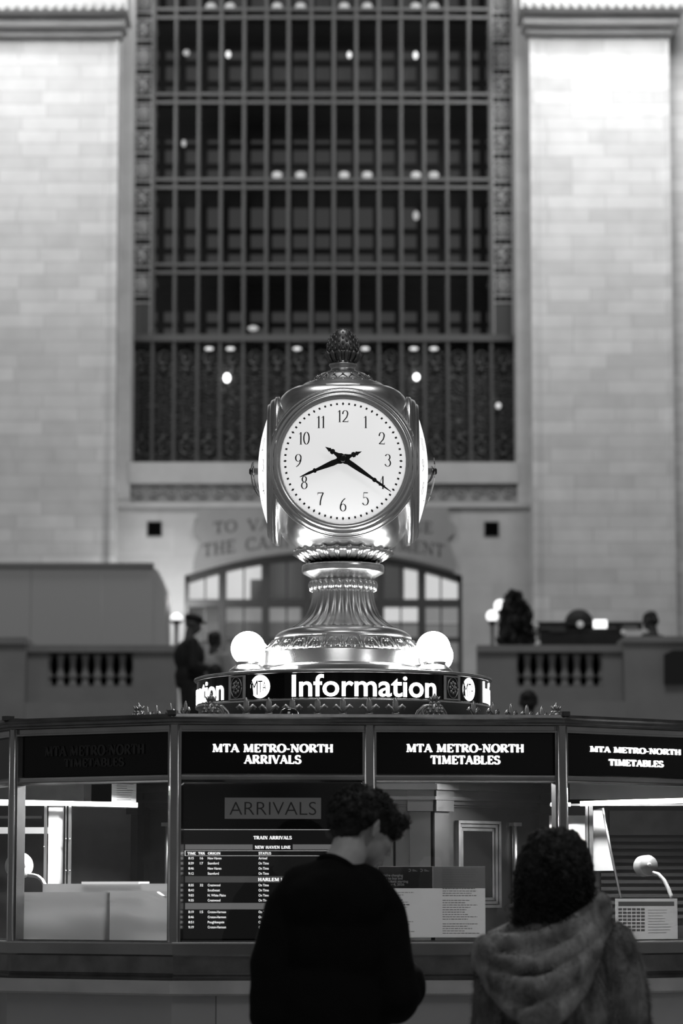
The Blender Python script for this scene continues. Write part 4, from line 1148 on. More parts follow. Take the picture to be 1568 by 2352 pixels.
mb.build('slats', mat('louvre_slat', .045, .4), lv)
pb(1400, 1680, 1862, 1918, 13.86, .02, mat('louvre_panel', .07, .45, var=.3, vscale=8), 'upper_panel', parent=lv)
# posted calendar sheet on the right window
RB = 4; DR = .035
def rbx(px0, px1, py0, py1, m, name, d, th, parent=None):
    a, z1 = hit(RB, px0, py0, d); b, z0 = hit(RB, px1, py1, d); mb = MB(); mb.obox(FR[RB][0], a, b, d, d+th, z0, z1); return mb.build(name, m, parent)
cs = rbx(1413, 1556, 2064, 2160, paper_mat('calendar_paper', .9, .6), 'calendar_sheet', DR, .002)
tag(cs, 'white calendar sheet with a grid of boxes standing in the right booth window', 'calendar')
rbx(1420, 1548, 2071, 2081, mat('calendar_header', .26, .6), 'header_bar', DR-.001, .001, cs)
mb = MB()
for r in range(7):
    for c_ in range(6):
        x = 1420+10.4*c_; y = 2086+8.0*r
        if (r, c_) in ((6, 0), (6, 1)): continue
        a, z1 = hit(RB, x, y, DR-.001); b, z0 = hit(RB, x+8.2, y+5.2, DR-.001); mb.obox(FR[RB][0], a, b, DR-.001, DR, z0, z1)
mb.build('date_grid', mat('calendar_grid', .34, .6), cs)
mb = MB()
for k in range(9):
    a, z1 = hit(RB, 1488, 2090+6.5*k, DR-.001); b, z0 = hit(RB, 1488+rr.uniform(30, 52), 2091+6.5*k, DR-.001); mb.obox(FR[RB][0], a, b, DR-.001, DR, z0, z1)
mb.build('note_line', mat('faint_print', .55, .6), cs)
ho = rbx(1411, 1558, 2056, 2162, GLASS, 'sheet_holder', DR-.008, .003, None); tag(ho, 'clear acrylic holder in front of the calendar sheet', 'holder')
pb(1368, 1405, 2080, 2095, 12.9, .05, mat('glowing_tray_paper', .8, .6, emit=.3), 'paper_stack', 'small bright stack of papers left of the calendar sheet', 'paper')  # papers brightened by a glow put into their material
# unseen area lights added to brighten the sheets, calendar and notice
for (p, e, q) in (((-.85, 12.98, 2.02), 95.0, (-.95, 12.6, 1.3)), ((1.22, 13.03, 2.02), 72.0, (1.25, 12.65, 1.3)), ((.35, 13.0, 2.05), 19.0, (.35, 12.4, 1.4))):
    lamp('AREA', 'booth_fill_light', p, e, .5, q, .06)
# ================================================================== round lit sign on the booth roof
AX = P(787.5, 1500, 14.1).x; AY = 14.1
zr0 = zr
RD = .680
dz = lambda py: Zat(py, AY-RD)          # rows of the front of the drum
drum = thing('information_sign', (AX, AY, zr0), 'round lit information sign drum on top of the booth under the clock', 'sign')
def cyl(a, r, z): return Vector((AX + r*sin(a), AY - r*cos(a), z))
def band(mb, a0, a1, r0, r1, z0, z1, n=24):
    vs = []; fs = []
    for i in range(n+1):
        a = a0+(a1-a0)*i/n
        vs += [cyl(a,r0,z0), cyl(a,r1,z0), cyl(a,r1,z1), cyl(a,r0,z1)]
    for i in range(n):
        for j in range(4): fs.append((i*4+j, i*4+(j+1)%4, (i+1)*4+(j+1)%4, (i+1)*4+j))
    fs += [(0,1,2,3), (4*n,4*n+3,4*n+2,4*n+1)]
    return mb.add(vs, fs)
mb = MB(); mb.lathe([(RD-.03, zr0), (RD-.012, zr0), (RD-.012, dz(1612)), (RD+.002, dz(1609)), (RD+.002, dz(1603)), (RD-.014, dz(1601)), (RD-.014, dz(1544)), (RD-.1, dz(1544))], (AX,AY,0), 128, cap=False)
mb.build('drum_body', BRASS, drum)
mb = MB(); mb.lathe([(RD-.012, dz(1545)), (RD+.006, dz(1544)), (RD+.010, dz(1541)), (RD+.008, dz(1537)), (RD-.004, dz(1535)), (RD-.02, dz(1534.5)), (.2, dz(1534.5))], (AX,AY,0), 128, cap=False)
mb.build('rim', BRASS_M, drum)
zp0, zp1 = dz(1601), dz(1545)
ROS = radians(46)
BG = mat('drum_black_glass', .005, .15, spec=.25)
for q in range(4):
    c0 = q*pi/2
    hw = ROS-radians(4.3) if q == 0 else pi/2-ROS+radians(-1)+radians(41.0-43+.0)
    lim = radians(41.0)
    mb = MB(); band(mb, c0-lim, c0+lim, RD-.013, RD-.004, zp0, zp1, 40); pn = mb.build('sign_panel', BG, drum)
    r = RD-.0035
    # lettering: x as angle
    vs, fs = sans('Information', 1.0, .014)
    bx = max(v[0] for v in vs); ax = min(v[0] for v in vs); by = .70
    # cut long faces finely enough to follow the curve
    A0, A1 = radians(-19.5)+c0, radians(37.6)+c0
    fv = [((v[0]-ax)/(bx-ax), v[1]/by) for v in vs]
    mb = MB(); place2d(mb, fv, fs, lambda x, y, h: cyl(A0+(A1-A0)*x, r+h, zp0+.006+(zp1-zp0-.012)*y), .003); mb.build('lettering', LITB, pn)
    # round emblem with slanting letters
    la = c0+radians(-33.0); rz = .052; n = 40
    mb = MB(); pts = [(0,0)]+[(rz*cos(2*pi*k/n), rz*sin(2*pi*k/n)) for k in range(n)]
    zc_ = (zp0+zp1)/2
    place2d(mb, pts, [(0, 1+k, 1+(k+1)%n) for k in range(n)], lambda x, y, h: cyl(la+x/r, r+h, zc_+y), .002); em = mb.build('emblem', LITB, pn)
    mk = MB()
    for ch, x0, x1, y0, y1 in (('M', -.050, -.012, -.034, .030), ('T', -.010, .014, -.026, .026), ('A', .014, .034, -.021, .022)):
        v2, f2 = sans(ch, 1.0, -.005); v2 = fit(v2, 0, 1, 0, 1)
        place2d(mk, [(x0+(x1-x0)*x, y0+(y1-y0)*y + (-.006*(x-.5) if ch == 'M' else 0)) for x, y in v2], f2, lambda x, y, h: cyl(la+x/r, r+.0025+h, zc_+y))
    mk.add([cyl(la+x/r, r+.003, zc_+y) for x, y in ((-.053,-.018),(-.046,.016),(-.040,.016),(-.034,-.036),(-.04,-.036))], [(0,1,2,3,4)])
    mk.build('emblem_letters', BG, em)
for q in range(4):      # rosette columns between the panels
    c0 = q*pi/2+radians(45.8)
    mb = MB(); band(mb, c0-radians(4.6), c0+radians(4.6), RD-.013, RD+.002, zp0, zp1, 8); col = mb.build('rosette_column', BRASS_M, drum)
    mb = MB(); band(mb, c0-radians(3.1), c0+radians(3.1), RD-.012, RD+.003, zp0+.006, zp1-.006, 8); fld = mb.build('rosette_field', mat('rosette_field', .03, .4), col)
    mb = MB(); zc_ = (zp0+zp1)/2; r = RD+.005
    mb.tube([cyl(c0+.033*cos(t)/RD*1.0, r, zc_+.046*sin(t)) for t in [2*pi*k/32 for k in range(33)]], .0028, 6)
    for k in range(8):
        t = 2*pi*k/8; mb.ell(cyl(c0+.018*cos(t)/RD, r, zc_+.024*sin(t)), (.007,.004,.009), 8, 6)
    for k in range(4):
        t = 2*pi*k/4+.78; mb.ell(cyl(c0+.009*cos(t)/RD, r+.003, zc_+.010*sin(t)), (.005,.005,.006), 8, 6)
    mb.ell(cyl(c0, r+.006, zc_), .006, 8, 6); mb.build('rosette', BRASS_M, fld)
zdt = dz(1534.5)
# ================================================================== globe lamps around the clock foot
gl0 = None
gz = {}
def globe(px, py, Y, label):
    c = P(px, py, Y)
    lp = thing('globe_lamp', (c.x, Y, zdt), label, 'lamp', 'opal globe lamps on the information sign')
    rg = .0785
    zg = zdt+.125
    mb = MB(); mb.ell((0,0,.125), rg, 40, 24); mb.build('globe', GLOBE, lp, local=True)
    mb = MB(); mb.lathe([(.088,0),(.088,.022),(.084,.026),(.080,.03),(.062,.044),(.056,.050),(.054,.058),(.060,.062)], (0,0,0), 40); mb.build('brass_base', BRASS, lp, local=True)
    return lp
globe(569.5, 1475, 13.90, 'lit opal globe lamp on the left front of the round sign')
globe(995, 1475, 13.90, 'lit opal globe lamp on the right front of the round sign')
globe(1002, 1482, 14.33, 'lit opal globe lamp hidden behind the right front globe')
globe(582, 1484, 14.33, 'lit opal globe lamp hidden behind the left front globe')
# ================================================================== four-faced clock
zk = lambda py: Zat(py, AY)
KM = AY/FPX*1.0             # metres per pixel at the axis
clock = thing('four_faced_clock', (AX, AY, zdt), 'four-faced brass station clock with lit opal dials above the information sign', 'clock')
def L(prof, name, m, n=96, parent=None, mod=None):
    mb = MB(); mb.lathe([(hw*KM, zk(py)) for py, hw in prof], (AX,AY,0), n, mod=mod, cap=True); return mb.build(name, m, parent or clock)
# foot drum
L([(1540,192),(1532,191),(1527,188),(1505,186),(1502,184),(1500,182)], 'foot_drum', BRASS)
frz = L([(1501,183),(1494,180),(1484,172),(1474,163),(1470,158)], 'leaf_frieze', BRASS_M)
mb = MB(); ms_ = MB()
nl = 26
for k in range(nl):
    a = 2*pi*(k+.5)/nl
    def sp(u, v, h=.004):   # u along circumference (m), v 0..1 up the frieze
        r = (182+(159-182)*v)*KM + h; return Vector((AX+r*sin(a+u/r), AY-r*cos(a+u/r), zk(1500)+(zk(1471)-zk(1500))*v))
    for sg in (1,-1):
        mb.tube([sp(sg*.036, 0), sp(sg*.030, .4), sp(sg*.018, .75), sp(sg*.006, .8), sp(sg*.003, .62), sp(sg*.010, .55)], [.006,.006,.005,.004,.004,.003], 6)
        mb.tube([sp(sg*.004, .02), sp(sg*.012, .28), sp(sg*.005, .42)], [.006,.005,.002], 6)
    mb.ell(sp(0, .12), (.006,.006,.008), 8, 6)
    mb.tube([sp(.042, 0), sp(.042, .5), sp(.036, .95)], [.003,.004,.005], 5)
mb.build('leaf_scroll', BRASS, frz)
L([(1471,156),(1468,157),(1464,157),(1459,153),(1454,147),(1450,139),(1448,132),(1446,128)], 'foot_moulding', BRASS)
# fluted shaft
NF = 28
def flute(r, z, a, j): return r*(1-.055*(0.5+0.5*cos(NF*a))**2)
L([(1448,132),(1443,124),(1437,113),(1430,102),(1420,91),(1410,84),(1400,79),(1388,75),(1376,72.5),(1364,71),(1356,71)], 'fluted_shaft', BRASS_M, 336, mod=flute)
mb = MB()
for k in range(NF//1):
    a = 2*pi*(k+.5)/NF; r = 74*KM; mb.ell((AX+r*cos(a), AY+r*sin(a), zk(1347)), (.014,.014,.024), 10, 8)
mb.build('shaft_lip', BRASS, clock)
L([(1356,70),(1346,72),(1338,68),(1333,67)], 'shaft_neck', BRASS_M)
L([(1335,66),(1330,69),(1325,78),(1320,88),(1317,93),(1314,95),(1302,95),(1299,93),(1298,88),(1297,60)], 'collar_disc', BRASS)
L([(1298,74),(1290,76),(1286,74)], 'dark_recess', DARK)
# leaf collar under the case
NLc = 24
mb = MB()
def leafc(r, z, a, j): return r*(1+.035*abs(sin(NLc*a/2)))
mb.lathe([(78*KM, zk(1291)), (84*KM, zk(1288)), (94*KM, zk(1282)), (104*KM, zk(1275)), (110*KM, zk(1270)), (108*KM, zk(1266)), (96*KM, zk(1264))], (AX,AY,0), 288, mod=leafc); mb.build('leaf_collar', BRASS, clock)
mb = MB()
for k in range(NLc):
    a = 2*pi*(k+.5)/NLc; r = 108*KM
    mb.tube([(AX+(80*KM)*cos(a), AY+(80*KM)*sin(a), zk(1290)), (AX+(98*KM)*cos(a), AY+(98*KM)*sin(a), zk(1278)), (AX+(112*KM)*cos(a), AY+(112*KM)*sin(a), zk(1269)), (AX+(110*KM)*cos(a), AY+(110*KM)*sin(a), zk(1264))], [.010,.014,.016,.008], 8)
mb.build('collar_leaves', BRASS, clock)
# case: rounded body with four round bezels
ZCK = 3.402
mb = MB(); vs = []; fs = []; NA, NT = 128, 40; pw_ = 3.2
sg_ = lambda v, q: (abs(v)**q)*(1 if v >= 0 else -1)
for i in range(NT+1):
    z = -.985+1.93*i/NT
    pz = 4.5 if z > 0 else 3.2; rr_ = (1-abs(z)**pz)**(1/pz)
    for k in range(NA):
        a = 2*pi*k/NA; den = (abs(cos(a))**pw_+abs(sin(a))**pw_)**(1/pw_)
        vs.append((AX+.332*rr_*cos(a)/den, AY+.332*rr_*sin(a)/den, ZCK+.398*z))
for i in range(NT):
    for k in range(NA): fs.append((i*NA+k, i*NA+(k+1)%NA, (i+1)*NA+(k+1)%NA, (i+1)*NA+k))
fs.append(tuple(range(NA))[::-1]); fs.append(tuple(NT*NA+k for k in range(NA)))
mb.add(vs, fs, True); mb.build('case', BRASS, clock)
L([(908,131),(903,128),(897,118),(893,106),(891,103),(889,98),(884,91),(882,84),(878,76),(870,66),(866,60),(860,52)], 'crown_dome', BRASS_M, 96)
mb = MB()
for (r_, py, n_, s_) in ((88, 886, 24, .007), (62, 868, 20, .006), (46, 861, 30, .0048), (74, 880, 36, .0035)):
    for k in range(n_):
        a = 2*pi*k/n_; mb.ell((AX+r_*KM*cos(a), AY+r_*KM*sin(a), zk(py)+.002), (s_, s_, s_*.9), 8, 6)
mb.build('crown_beads', BRASS, clock)
mb = MB()
for k in range(20):
    a = 2*pi*k/20
    for sg in (1, -1):
        mb.tube([(AX+80*KM*cos(a+sg*.14), AY+80*KM*sin(a+sg*.14), zk(882)), (AX+72*KM*cos(a+sg*.10), AY+72*KM*sin(a+sg*.10), zk(876)), (AX+66*KM*cos(a), AY+66*KM*sin(a), zk(870))], .004, 5)
mb.build('crown_leaves', BRASS_D, clock)
L([(866,54),(862,48),(859,46),(856,40),(853,30),(850,28),(845,28),(842,31),(839,33),(836,31),(834,27),(832,28)], 'finial_neck', BRASS_M, 64)
L([(834,26),(828,30),(820,34),(812,37),(808,34)], 'finial_cup', BRASS_D, 64)
mb = MB()
for k in range(14):
    a = 2*pi*k/14
    mb.tube([(AX+28*KM*cos(a), AY+28*KM*sin(a), zk(833)), (AX+35*KM*cos(a), AY+35*KM*sin(a), zk(822)), (AX+39*KM*cos(a), AY+39*KM*sin(a), zk(814)), (AX+43*KM*cos(a), AY+43*KM*sin(a), zk(811))], [.008,.012,.012,.004], 7)
mb.build('cup_leaves', BRASS_D, clock)
L([(812,33),(804,36),(796,36),(786,34),(776,30),(766,22),(760,15),(755,6),(754,1)], 'finial_cone', BRASS_D, 48)
mb = MB()
for j in range(8):
    py = 806-6.3*j; r_ = (36,36.5,36,34.5,32,28,22,15)[j]
    for k in range(12):
        a = 2*pi*(k+.5*(j%2))/12; s_ = .0085*(.5+.5*r_/36)
        mb.ell((AX+r_*KM*cos(a), AY+r_*KM*sin(a), zk(py)), (s_*.8, s_*.8, s_*1.25), 8, 6)
mb.build('cone_scales', BRASS_D, clock)
DR_ = .2855                    # dial radius
def dialframe(k):              # x right, y up, z outwards for face k
    a = k*pi/2
    n = Vector((sin(a), -cos(a), 0)); xr = Vector((cos(a), sin(a), 0))
    return Matrix(((xr.x, 0, n.x, AX), (xr.y, 0, n.y, AY), (0, 1, 0, ZCK), (0,0,0,1)))
SAG = .058; RS = (DR_**2+SAG**2)/(2*SAG)
def capz(r): return sqrt(max(0, RS*RS-r*r))-(RS-SAG)
DZ = .338
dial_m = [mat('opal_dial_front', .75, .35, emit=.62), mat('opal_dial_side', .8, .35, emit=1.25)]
NUMI = mat('numeral_black', .01, .6); HANDM = mat('hand_black', .008, .35)
for k in range(4):
    Mf = dialframe(k)
    mb = MB()
    pr = [(DR_-.004, DZ-.02), (DR_-.002, DZ+.004), (DR_+.006, DZ+.010), (DR_+.010, DZ+.006), (DR_+.014, DZ+.012), (DR_+.024, DZ+.012), (DR_+.030, DZ+.004), (DR_+.033, DZ-.004), (DR_+.036, DZ+.000),
          (DR_+.046, DZ-.004), (DR_+.052, DZ-.016), (DR_+.055, DZ-.026), (DR_+.058, DZ-.022), (DR_+.062, DZ-.026), (DR_+.064, DZ-.042), (DR_+.060, .294)]
    mb.lathe(pr, n=128, cap=False, M=Mf); bz = mb.build('bezel', BRASS, clock)
    mb = MB(); pr = [(DR_*q/16, DZ+capz(DR_*q/16)) for q in range(17)]; pr[0] = (.0005, pr[0][1])
    mb.lathe(pr, n=96, cap=False, M=Mf); dl = mb.build('dial', dial_m[0 if k in (0, 2) else 1], clock)
    on = lambda x, y, h=.001: Mf @ Vector((x, y, DZ+capz(hypot(x, y))+h))
    mb = MB()
    for q in range(60):
        a = 2*pi*q/60; rt = .2640
        if q % 5 == 0: s_ = [(0,-.0085),(.0055,0),(0,.0085),(-.0055,0)]
        else: s_ = [(-.0042,-.0050),(.0042,-.0050),(.0042,.0050),(-.0042,.0050)]
        mb.add([on(rt*sin(a)+x*cos(a)+y*sin(a), rt*cos(a)-x*sin(a)+y*cos(a)) for x, y in s_], [(0,1,2,3)])
    mb.build('minute_marks', NUMI, dl)
    for h_ in range(1, 13):
        mb = MB(); a = 2*pi*h_/12; rn = .2035
        vs, fs = serif(str(h_), .105, .035, .02, .95)
        wd = max(v[0] for v in vs)+min(v[0] for v in vs); hh = .058
        place2d(mb, [(rn*sin(a)+(v[0]-wd/2)*hh, rn*cos(a)+(v[1]-.5)*hh) for v in vs], fs, lambda x, y, d: on(x, y, .0012))
        mb.build('numeral', NUMI, dl)
    # hands
    def hand(dx, dy, length, tail, w, zz, name):
        d = Vector((dx, dy)).normalized(); nrm = Vector((-d.y, d.x))
        out_ = [(-tail, 0), (-tail+.018, .006), (-tail+.026, .010), (-tail+.030, .006), (-tail+.036, .012), (-tail+.046, .012), (-tail+.05, .006), (-.03, .010), (-.018, .017), (0, .019), (.018, .017), (.03, .012), (.05, w*1.15), (length*.35, w), (length*.62, w*.55), (length*.64, w*.9), (length*.67, w*.9), (length*.69, w*.5), (length*.78, w*.55), (length, .0012)]
        pts = [d*x+nrm*y for x, y in out_] + [d*x-nrm*y for x, y in out_[::-1][:-1]]
        m2 = MB(); n = len(pts)
        # follow the bulge of the glass along the hand
        f_ = lambda p: SAG+zz-.9*(SAG-capz(min(p.length, DR_*.96)))*(1 if p.length > .05 else .4)
        vs = [Mf @ Vector((p.x, p.y, DZ+f_(p))) for p in pts] + [Mf @ Vector((p.x, p.y, DZ+f_(p)+.004)) for p in pts]
        m_ = len(out_)
        fs = []
        for i in range(m_-1):
            a0, a1, b1, b0 = i, i+1, (n-(i+1)) % n, (n-i) % n
            if i == 0: fs.append((0, 1, n-1)); fs.append((n, 2*n-1, n+1))
            elif i == m_-2: fs.append((i, i+1, n-i-1, n-i)); fs.append((n+i, 2*n-i, 2*n-i-1, n+i+1))
            else: fs.append((a0, a1, n-i-1, n-i)); fs.append((n+a0, 2*n-i, 2*n-i-1, n+a1))
        fs += [(i, (i+1) % n, n+(i+1) % n, n+i) for i in range(n)]
        m2.add(vs, fs); m2.build(name, HANDM, dl)
    hand(115, -77, .262, .098, .0105, .030, 'minute_hand'); hand(-99, -40, .212, .092, .0115, .020, 'hour_hand')
    mb = MB(); mb.lathe([(.017, DZ+SAG-.002), (.017, DZ+SAG+.036), (.010, DZ+SAG+.042)], n=20, M=Mf); mb.build('hand_boss', HANDM, dl)
    lm = lamp('POINT', 'dial_lamp', Mf @ Vector((0, 0, .75)), .0)
    bpy.data.objects.remove(lm)

# uplights set in the roof of the sign, aimed at the clock
for k, (a, r, en) in enumerate(((-38, .50, 3.6), (38, .50, 3.6), (142, .50, 3), (-142, .50, 3))):
    t = radians(a); lamp('AREA', 'sign_uplight', (AX+r*sin(t), AY-r*cos(t), zdt+.02), en, .16, (AX+.22*sin(t), AY-.22*cos(t), zdt+.75))
# ================================================================== people
def remesh(mb, name, m, parent, voxel, smooth=4, disp=None, label=None, post=None):
    o = mb.build(name, m, parent)
    md = o.modifiers.new('r', 'REMESH'); md.mode = 'VOXEL'; md.voxel_size = voxel; md.use_smooth_shade = True
    if smooth:
        s = o.modifiers.new('s', 'SMOOTH'); s.factor = .5; s.iterations = smooth
    dg = bpy.context.evaluated_depsgraph_get(); dg.update()
    me = bpy.data.meshes.new_from_object(o.evaluated_get(dg))
    o.modifiers.clear(); old = o.data; o.data = me; bpy.data.meshes.remove(old)
    if disp:
        off = ORG.get(o.name, Vector((0,0,0)))
        nrm = [v.normal.copy() for v in me.vertices]
        for v, n in zip(me.vertices, nrm):
            v.co = v.co + n*disp(v.co+off, n)
        me.update()
    for p in me.polygons: p.use_smooth = True
    if not me.materials: me.materials.append(m)
    if label: o['label'] = label
    return o
def chain(mb, pts, rs, n=16):
    for i in range(len(pts)-1): mb.caps(pts[i], rs[i], pts[i+1], rs[i+1], n)
    return mb
def head(mb, c, f, u, s=1.0):
    """skull, jaw, nose, lips and ears; f is where the face looks, u is the crown direction"""
    f = Vector(f).normalized(); u = Vector(u); u = (u - f*u.dot(f)).normalized(); r = f.cross(u).normalized()
    c = Vector(c); R = Matrix((r, f, u)).transposed()
    def q(x, y, z): return c + (r*x+f*y+u*z)*s
    def e(x, y, z, a, b, d): mb.ell(q(x,y,z), (a*s,b*s,d*s), 20, 14, M=R)
    e(0,-.008,.022,.074,.094,.088); e(0,.028,-.045,.058,.062,.062); e(0,.048,-.088,.030,.030,.024)
    e(0,.070,.028,.052,.026,.030)                                   # brow
    mb.caps(q(0,.088,.008), .010*s, q(0,.110,-.028), .013*s, 10)     # nose
    e(.012,.100,-.033,.009,.010,.008); e(-.012,.100,-.033,.009,.010,.008)
    e(0,.088,-.056,.022,.012,.006); e(0,.086,-.067,.020,.012,.007)   # lips
    e(.034,.062,-.020,.026,.026,.026); e(-.034,.062,-.020,.026,.026,.026)
    for sg in (1,-1):
        mb.tube([q(sg*.074,-.006,.022), q(sg*.086,-.018,.026), q(sg*.088,-.024,.0), q(sg*.082,-.014,-.026), q(sg*.074,-.004,-.034)], [.007*s,.008*s,.008*s,.008*s,.006*s], 8)
        e(sg*.077,-.010,-.004,.008,.014,.024)
    return q, R, r, f, u
def eyes(q, R, s, parent, iris=.03):
    mb = MB()
    for sg in (1,-1): mb.ell(q(sg*.031,.074,.006), .0115*s, 12, 8)
    mb.build('eyes', mat('eye_white', .45, .3), parent)
def hand(mb, w, d, nrm, side, s=1.0, curl=.6):
    """palm, four curled fingers and a thumb from the side of the palm; d points along the hand, nrm out of the palm"""
    d = Vector(d).normalized(); nrm = Vector(nrm); nrm = (nrm-d*nrm.dot(d)).normalized(); a = d.cross(nrm).normalized()*side
    w = Vector(w); R = Matrix((a, d, nrm)).transposed()
    mb.ell(w+d*.048*s, (.040*s,.052*s,.016*s), 14, 10, M=R)
    for k, (off, L_) in enumerate(((-.030,.060),(-.010,.074),(.010,.080),(.030,.072))):
        p = w + d*.082*s + a*off*s; ang = .25; pts = [p-d*.02*s]; rs = [.0095*s]
        for j in range(3):
            seg = L_*(.45,.32,.23)[j]*s
            dirv = d*cos(ang)+nrm*sin(ang); p2 = (pts[-1] if j else p)+dirv*seg; pts.append(p2); rs.append((.009,.0082,.0072)[j]*s); ang += curl*(1.0 if j < 2 else .6)
        chain(mb, pts, rs, 10)
    t0 = w+d*.025*s+a*.034*s; chain(mb, [t0, t0+(d*.6+a*.6+nrm*.35)*.036*s, t0+(d*.95+a*.62+nrm*.9)*.060*s], [.013*s,.0105*s,.008*s], 10)
def wob(amp, sc_, seed=0):
    o = Vector((seed*3.1, seed*1.7, seed*.9))
    return lambda p, n: amp*noise.noise((p*sc_)+o)
# ------------------------------------------------------------------ person in the black sweater
def px3(px, py, Y): return P(px, py, Y)
mroot = thing('person', (P(760, 2100, 10.0).x, 10.0, 0), 'person in a black sweater seen from behind, curly dark head bowed to the side', 'person')
fdir, udir = (.78, .50, -.40), (.30, .22, .93)
hc = px3(838, 1908, 10.07)
nb_ = px3(775, 2010, 9.98)
mx_ = P(755, 2100, 10.0).x
body = MB()
q, R, rv, fv, uv = head(body, hc, fdir, udir, 1.02)
chain(body, [nb_, px3(796, 1968, 10.0), hc - fv*.035 - uv*.06], [.075,.062,.058])
shL, shR = px3(652, 2092, 9.99), px3(882, 2092, 10.02)
elL, wrL = px3(606, 2320, 9.93), px3(680, 2400, 10.16)
elR, wrR = px3(925, 2300, 9.96), px3(922, 2238, 10.17)
pel = Vector((mx_-.01, 10.0, .95)); chest = Vector((mx_+.01, 10.01, 1.28))
body.ell(chest, (.165,.11,.20), 20, 14); body.ell(pel, (.155,.11,.14), 20, 14); body.ell((mx_, 10.0, 1.10), (.14,.10,.16), 20, 14)
chain(body, [nb_, shL], [.06,.055]); chain(body, [nb_, shR], [.06,.055])
chain(body, [shL, elL, wrL], [.052,.040,.028]); chain(body, [shR, elR, wrR], [.052,.040,.028])
hand(body, wrL, wrL-elL, (.6,.3,.6), -1); hand(body, wrR, (-.62,.62,.25), (0,-.3,.9), 1, curl=.8)
for sg in (-1, 1):
    chain(body, [Vector((mx_+sg*.095, 10.0, .92)), Vector((mx_+sg*.11, 10.02, .50)), Vector((mx_+sg*.12, 9.98, .09))], [.085,.058,.04])
    chain(body, [Vector((mx_+sg*.12, 9.95, .045)), Vector((mx_+sg*.14, 10.13, .035))], [.035,.03])
bo_ = remesh(body, 'body', SKIN, mroot, .006, 3)
eyes(q, R, 1.02, bo_)
KNIT = mat('black_knit', .0075, .95, spec=.1, bump=.4, bscale=160)
sw = MB()
sw.ell(chest, (.205,.150,.23), 24, 16); sw.ell((mx_-.005, 10.0, 1.08), (.205,.15,.24), 24, 16); sw.ell((mx_-.01, 10.0, .95), (.20,.15,.12), 24, 14)
chain(sw, [px3(768, 2012, 9.97), px3(700, 2042, 9.98), shL], [.075,.078,.074]); chain(sw, [px3(775, 2012, 9.98), px3(838, 2040, 10.0), shR], [.075,.078,.074])
sw.ell(px3(765, 2075, 9.95), (.17,.10,.13), 20, 14)
chain(sw, [shL, px3(622, 2210, 9.95), px3(614, 2335, 9.93), px3(660, 2385, 10.08)], [.078,.072,.064,.05])
chain(sw, [shR, px3(898, 2200, 9.99), px3(915, 2290, 9.96), px3(930, 2240, 10.14)], [.072,.074,.072,.042])
sw.ell(px3(934, 2266, 10.03), (.064,.09,.08), 16, 10); sw.ell(px3(905, 2305, 9.98), (.07,.08,.07), 16, 10)
def folds(p, n):
    v = .010*noise.noise(Vector((p.x*9, p.y*6, p.z*3.2)))+.005*noise.noise(p*16)
    return v
remesh(sw, 'sweater', KNIT, mroot, .009, 6, folds)
cl = MB(); ce = nb_+Vector((.006,.0,.012)); ax_ = (hc-nb_).normalized(); t1 = ax_.cross(Vector((0,1,0))).normalized(); t2 = ax_.cross(t1).normalized()
cl.tube([ce+t1*.074*cos(2*pi*k/24)+t2*.070*sin(2*pi*k/24) for k in range(25)], .012, 8); cl.build('sweater_collar', KNIT, mroot)
tr = MB()
tr.ell((mx_-.01, 10.0, .92), (.19,.135,.12), 20, 12)
for sg in (-1, 1): chain(tr, [Vector((mx_+sg*.095, 10.0, .90)), Vector((mx_+sg*.11, 10.01, .50)), Vector((mx_+sg*.12, 9.985, .12))], [.105,.085,.07])
remesh(tr, 'trousers', mat('dark_trousers', .02, .8), mroot, .012, 4)
sh_mb = MB()
for sg in (-1, 1): chain(sh_mb, [Vector((mx_+sg*.12, 9.94, .05)), Vector((mx_+sg*.14, 10.15, .042))], [.05,.042])
remesh(sh_mb, 'shoes', mat('dark_shoes', .015, .5), mroot, .008, 2)
# curly hair: a cap of curls plus loose ringlets
def curls(mb, pts, r0, r1, rg):
    for p in pts: mb.ell(p, rg.uniform(r0, r1), 8, 6)
rg = random.Random(21)
hm = MB(); pts = []
def hq(x, y, z): return hc + rv*x + fv*y + uv*z
hm.ell(hq(0,-.012,.038), (.086,.106,.080), 20, 14, M=R)
hm.ell(hq(0,-.072,-.010), (.072,.046,.066), 16, 12, M=R)
for i in range(420):
    d = Vector((rg.gauss(0,1), rg.gauss(0,1), rg.gauss(0,1))).normalized()
    if d.z < -.75 or (d.y > .15 and d.z < .12): continue
    if d.z < -.25 and d.y > -.35: continue
    pts.append(hq(d.x*.088, d.y*.112-.014, d.z*.088+.030))
for i in range(70):        # fringe over the brow
    pts.append(hq(rg.uniform(-.072,.072), rg.uniform(.074,.096), rg.uniform(.022,.075)))
curls(hm, pts, .012, .022, rg)
HAIR = mat('dark_curly_hair', .014, .6, spec=.35, bump=.6, bscale=90)
ho_ = remesh(hm, 'hair', HAIR, mroot, .006, 1, lambda p, n: .006*noise.noise(p*55)+.004*noise.noise(p*110))
rl = MB()
for i in range(300):
    p = pts[rg.randrange(len(pts))]; d = (p-hc).normalized(); a = d.cross(Vector((rg.random(), rg.random(), rg.random()))).normalized(); b = d.cross(a)
    p0 = p+d*.010; L_ = rg.uniform(.02,.05); t = rg.uniform(.005,.011); ph = rg.random()*6
    rl.tube([p0 + d*(.012*sin(pi*k/9)) + a*(L_*k/9-.5*L_) + (d*cos(ph+k*1.3)+b*sin(ph+k*1.3))*t for k in range(10)], .0013, 4)
rl.build('curl_strands', HAIR, ho_)

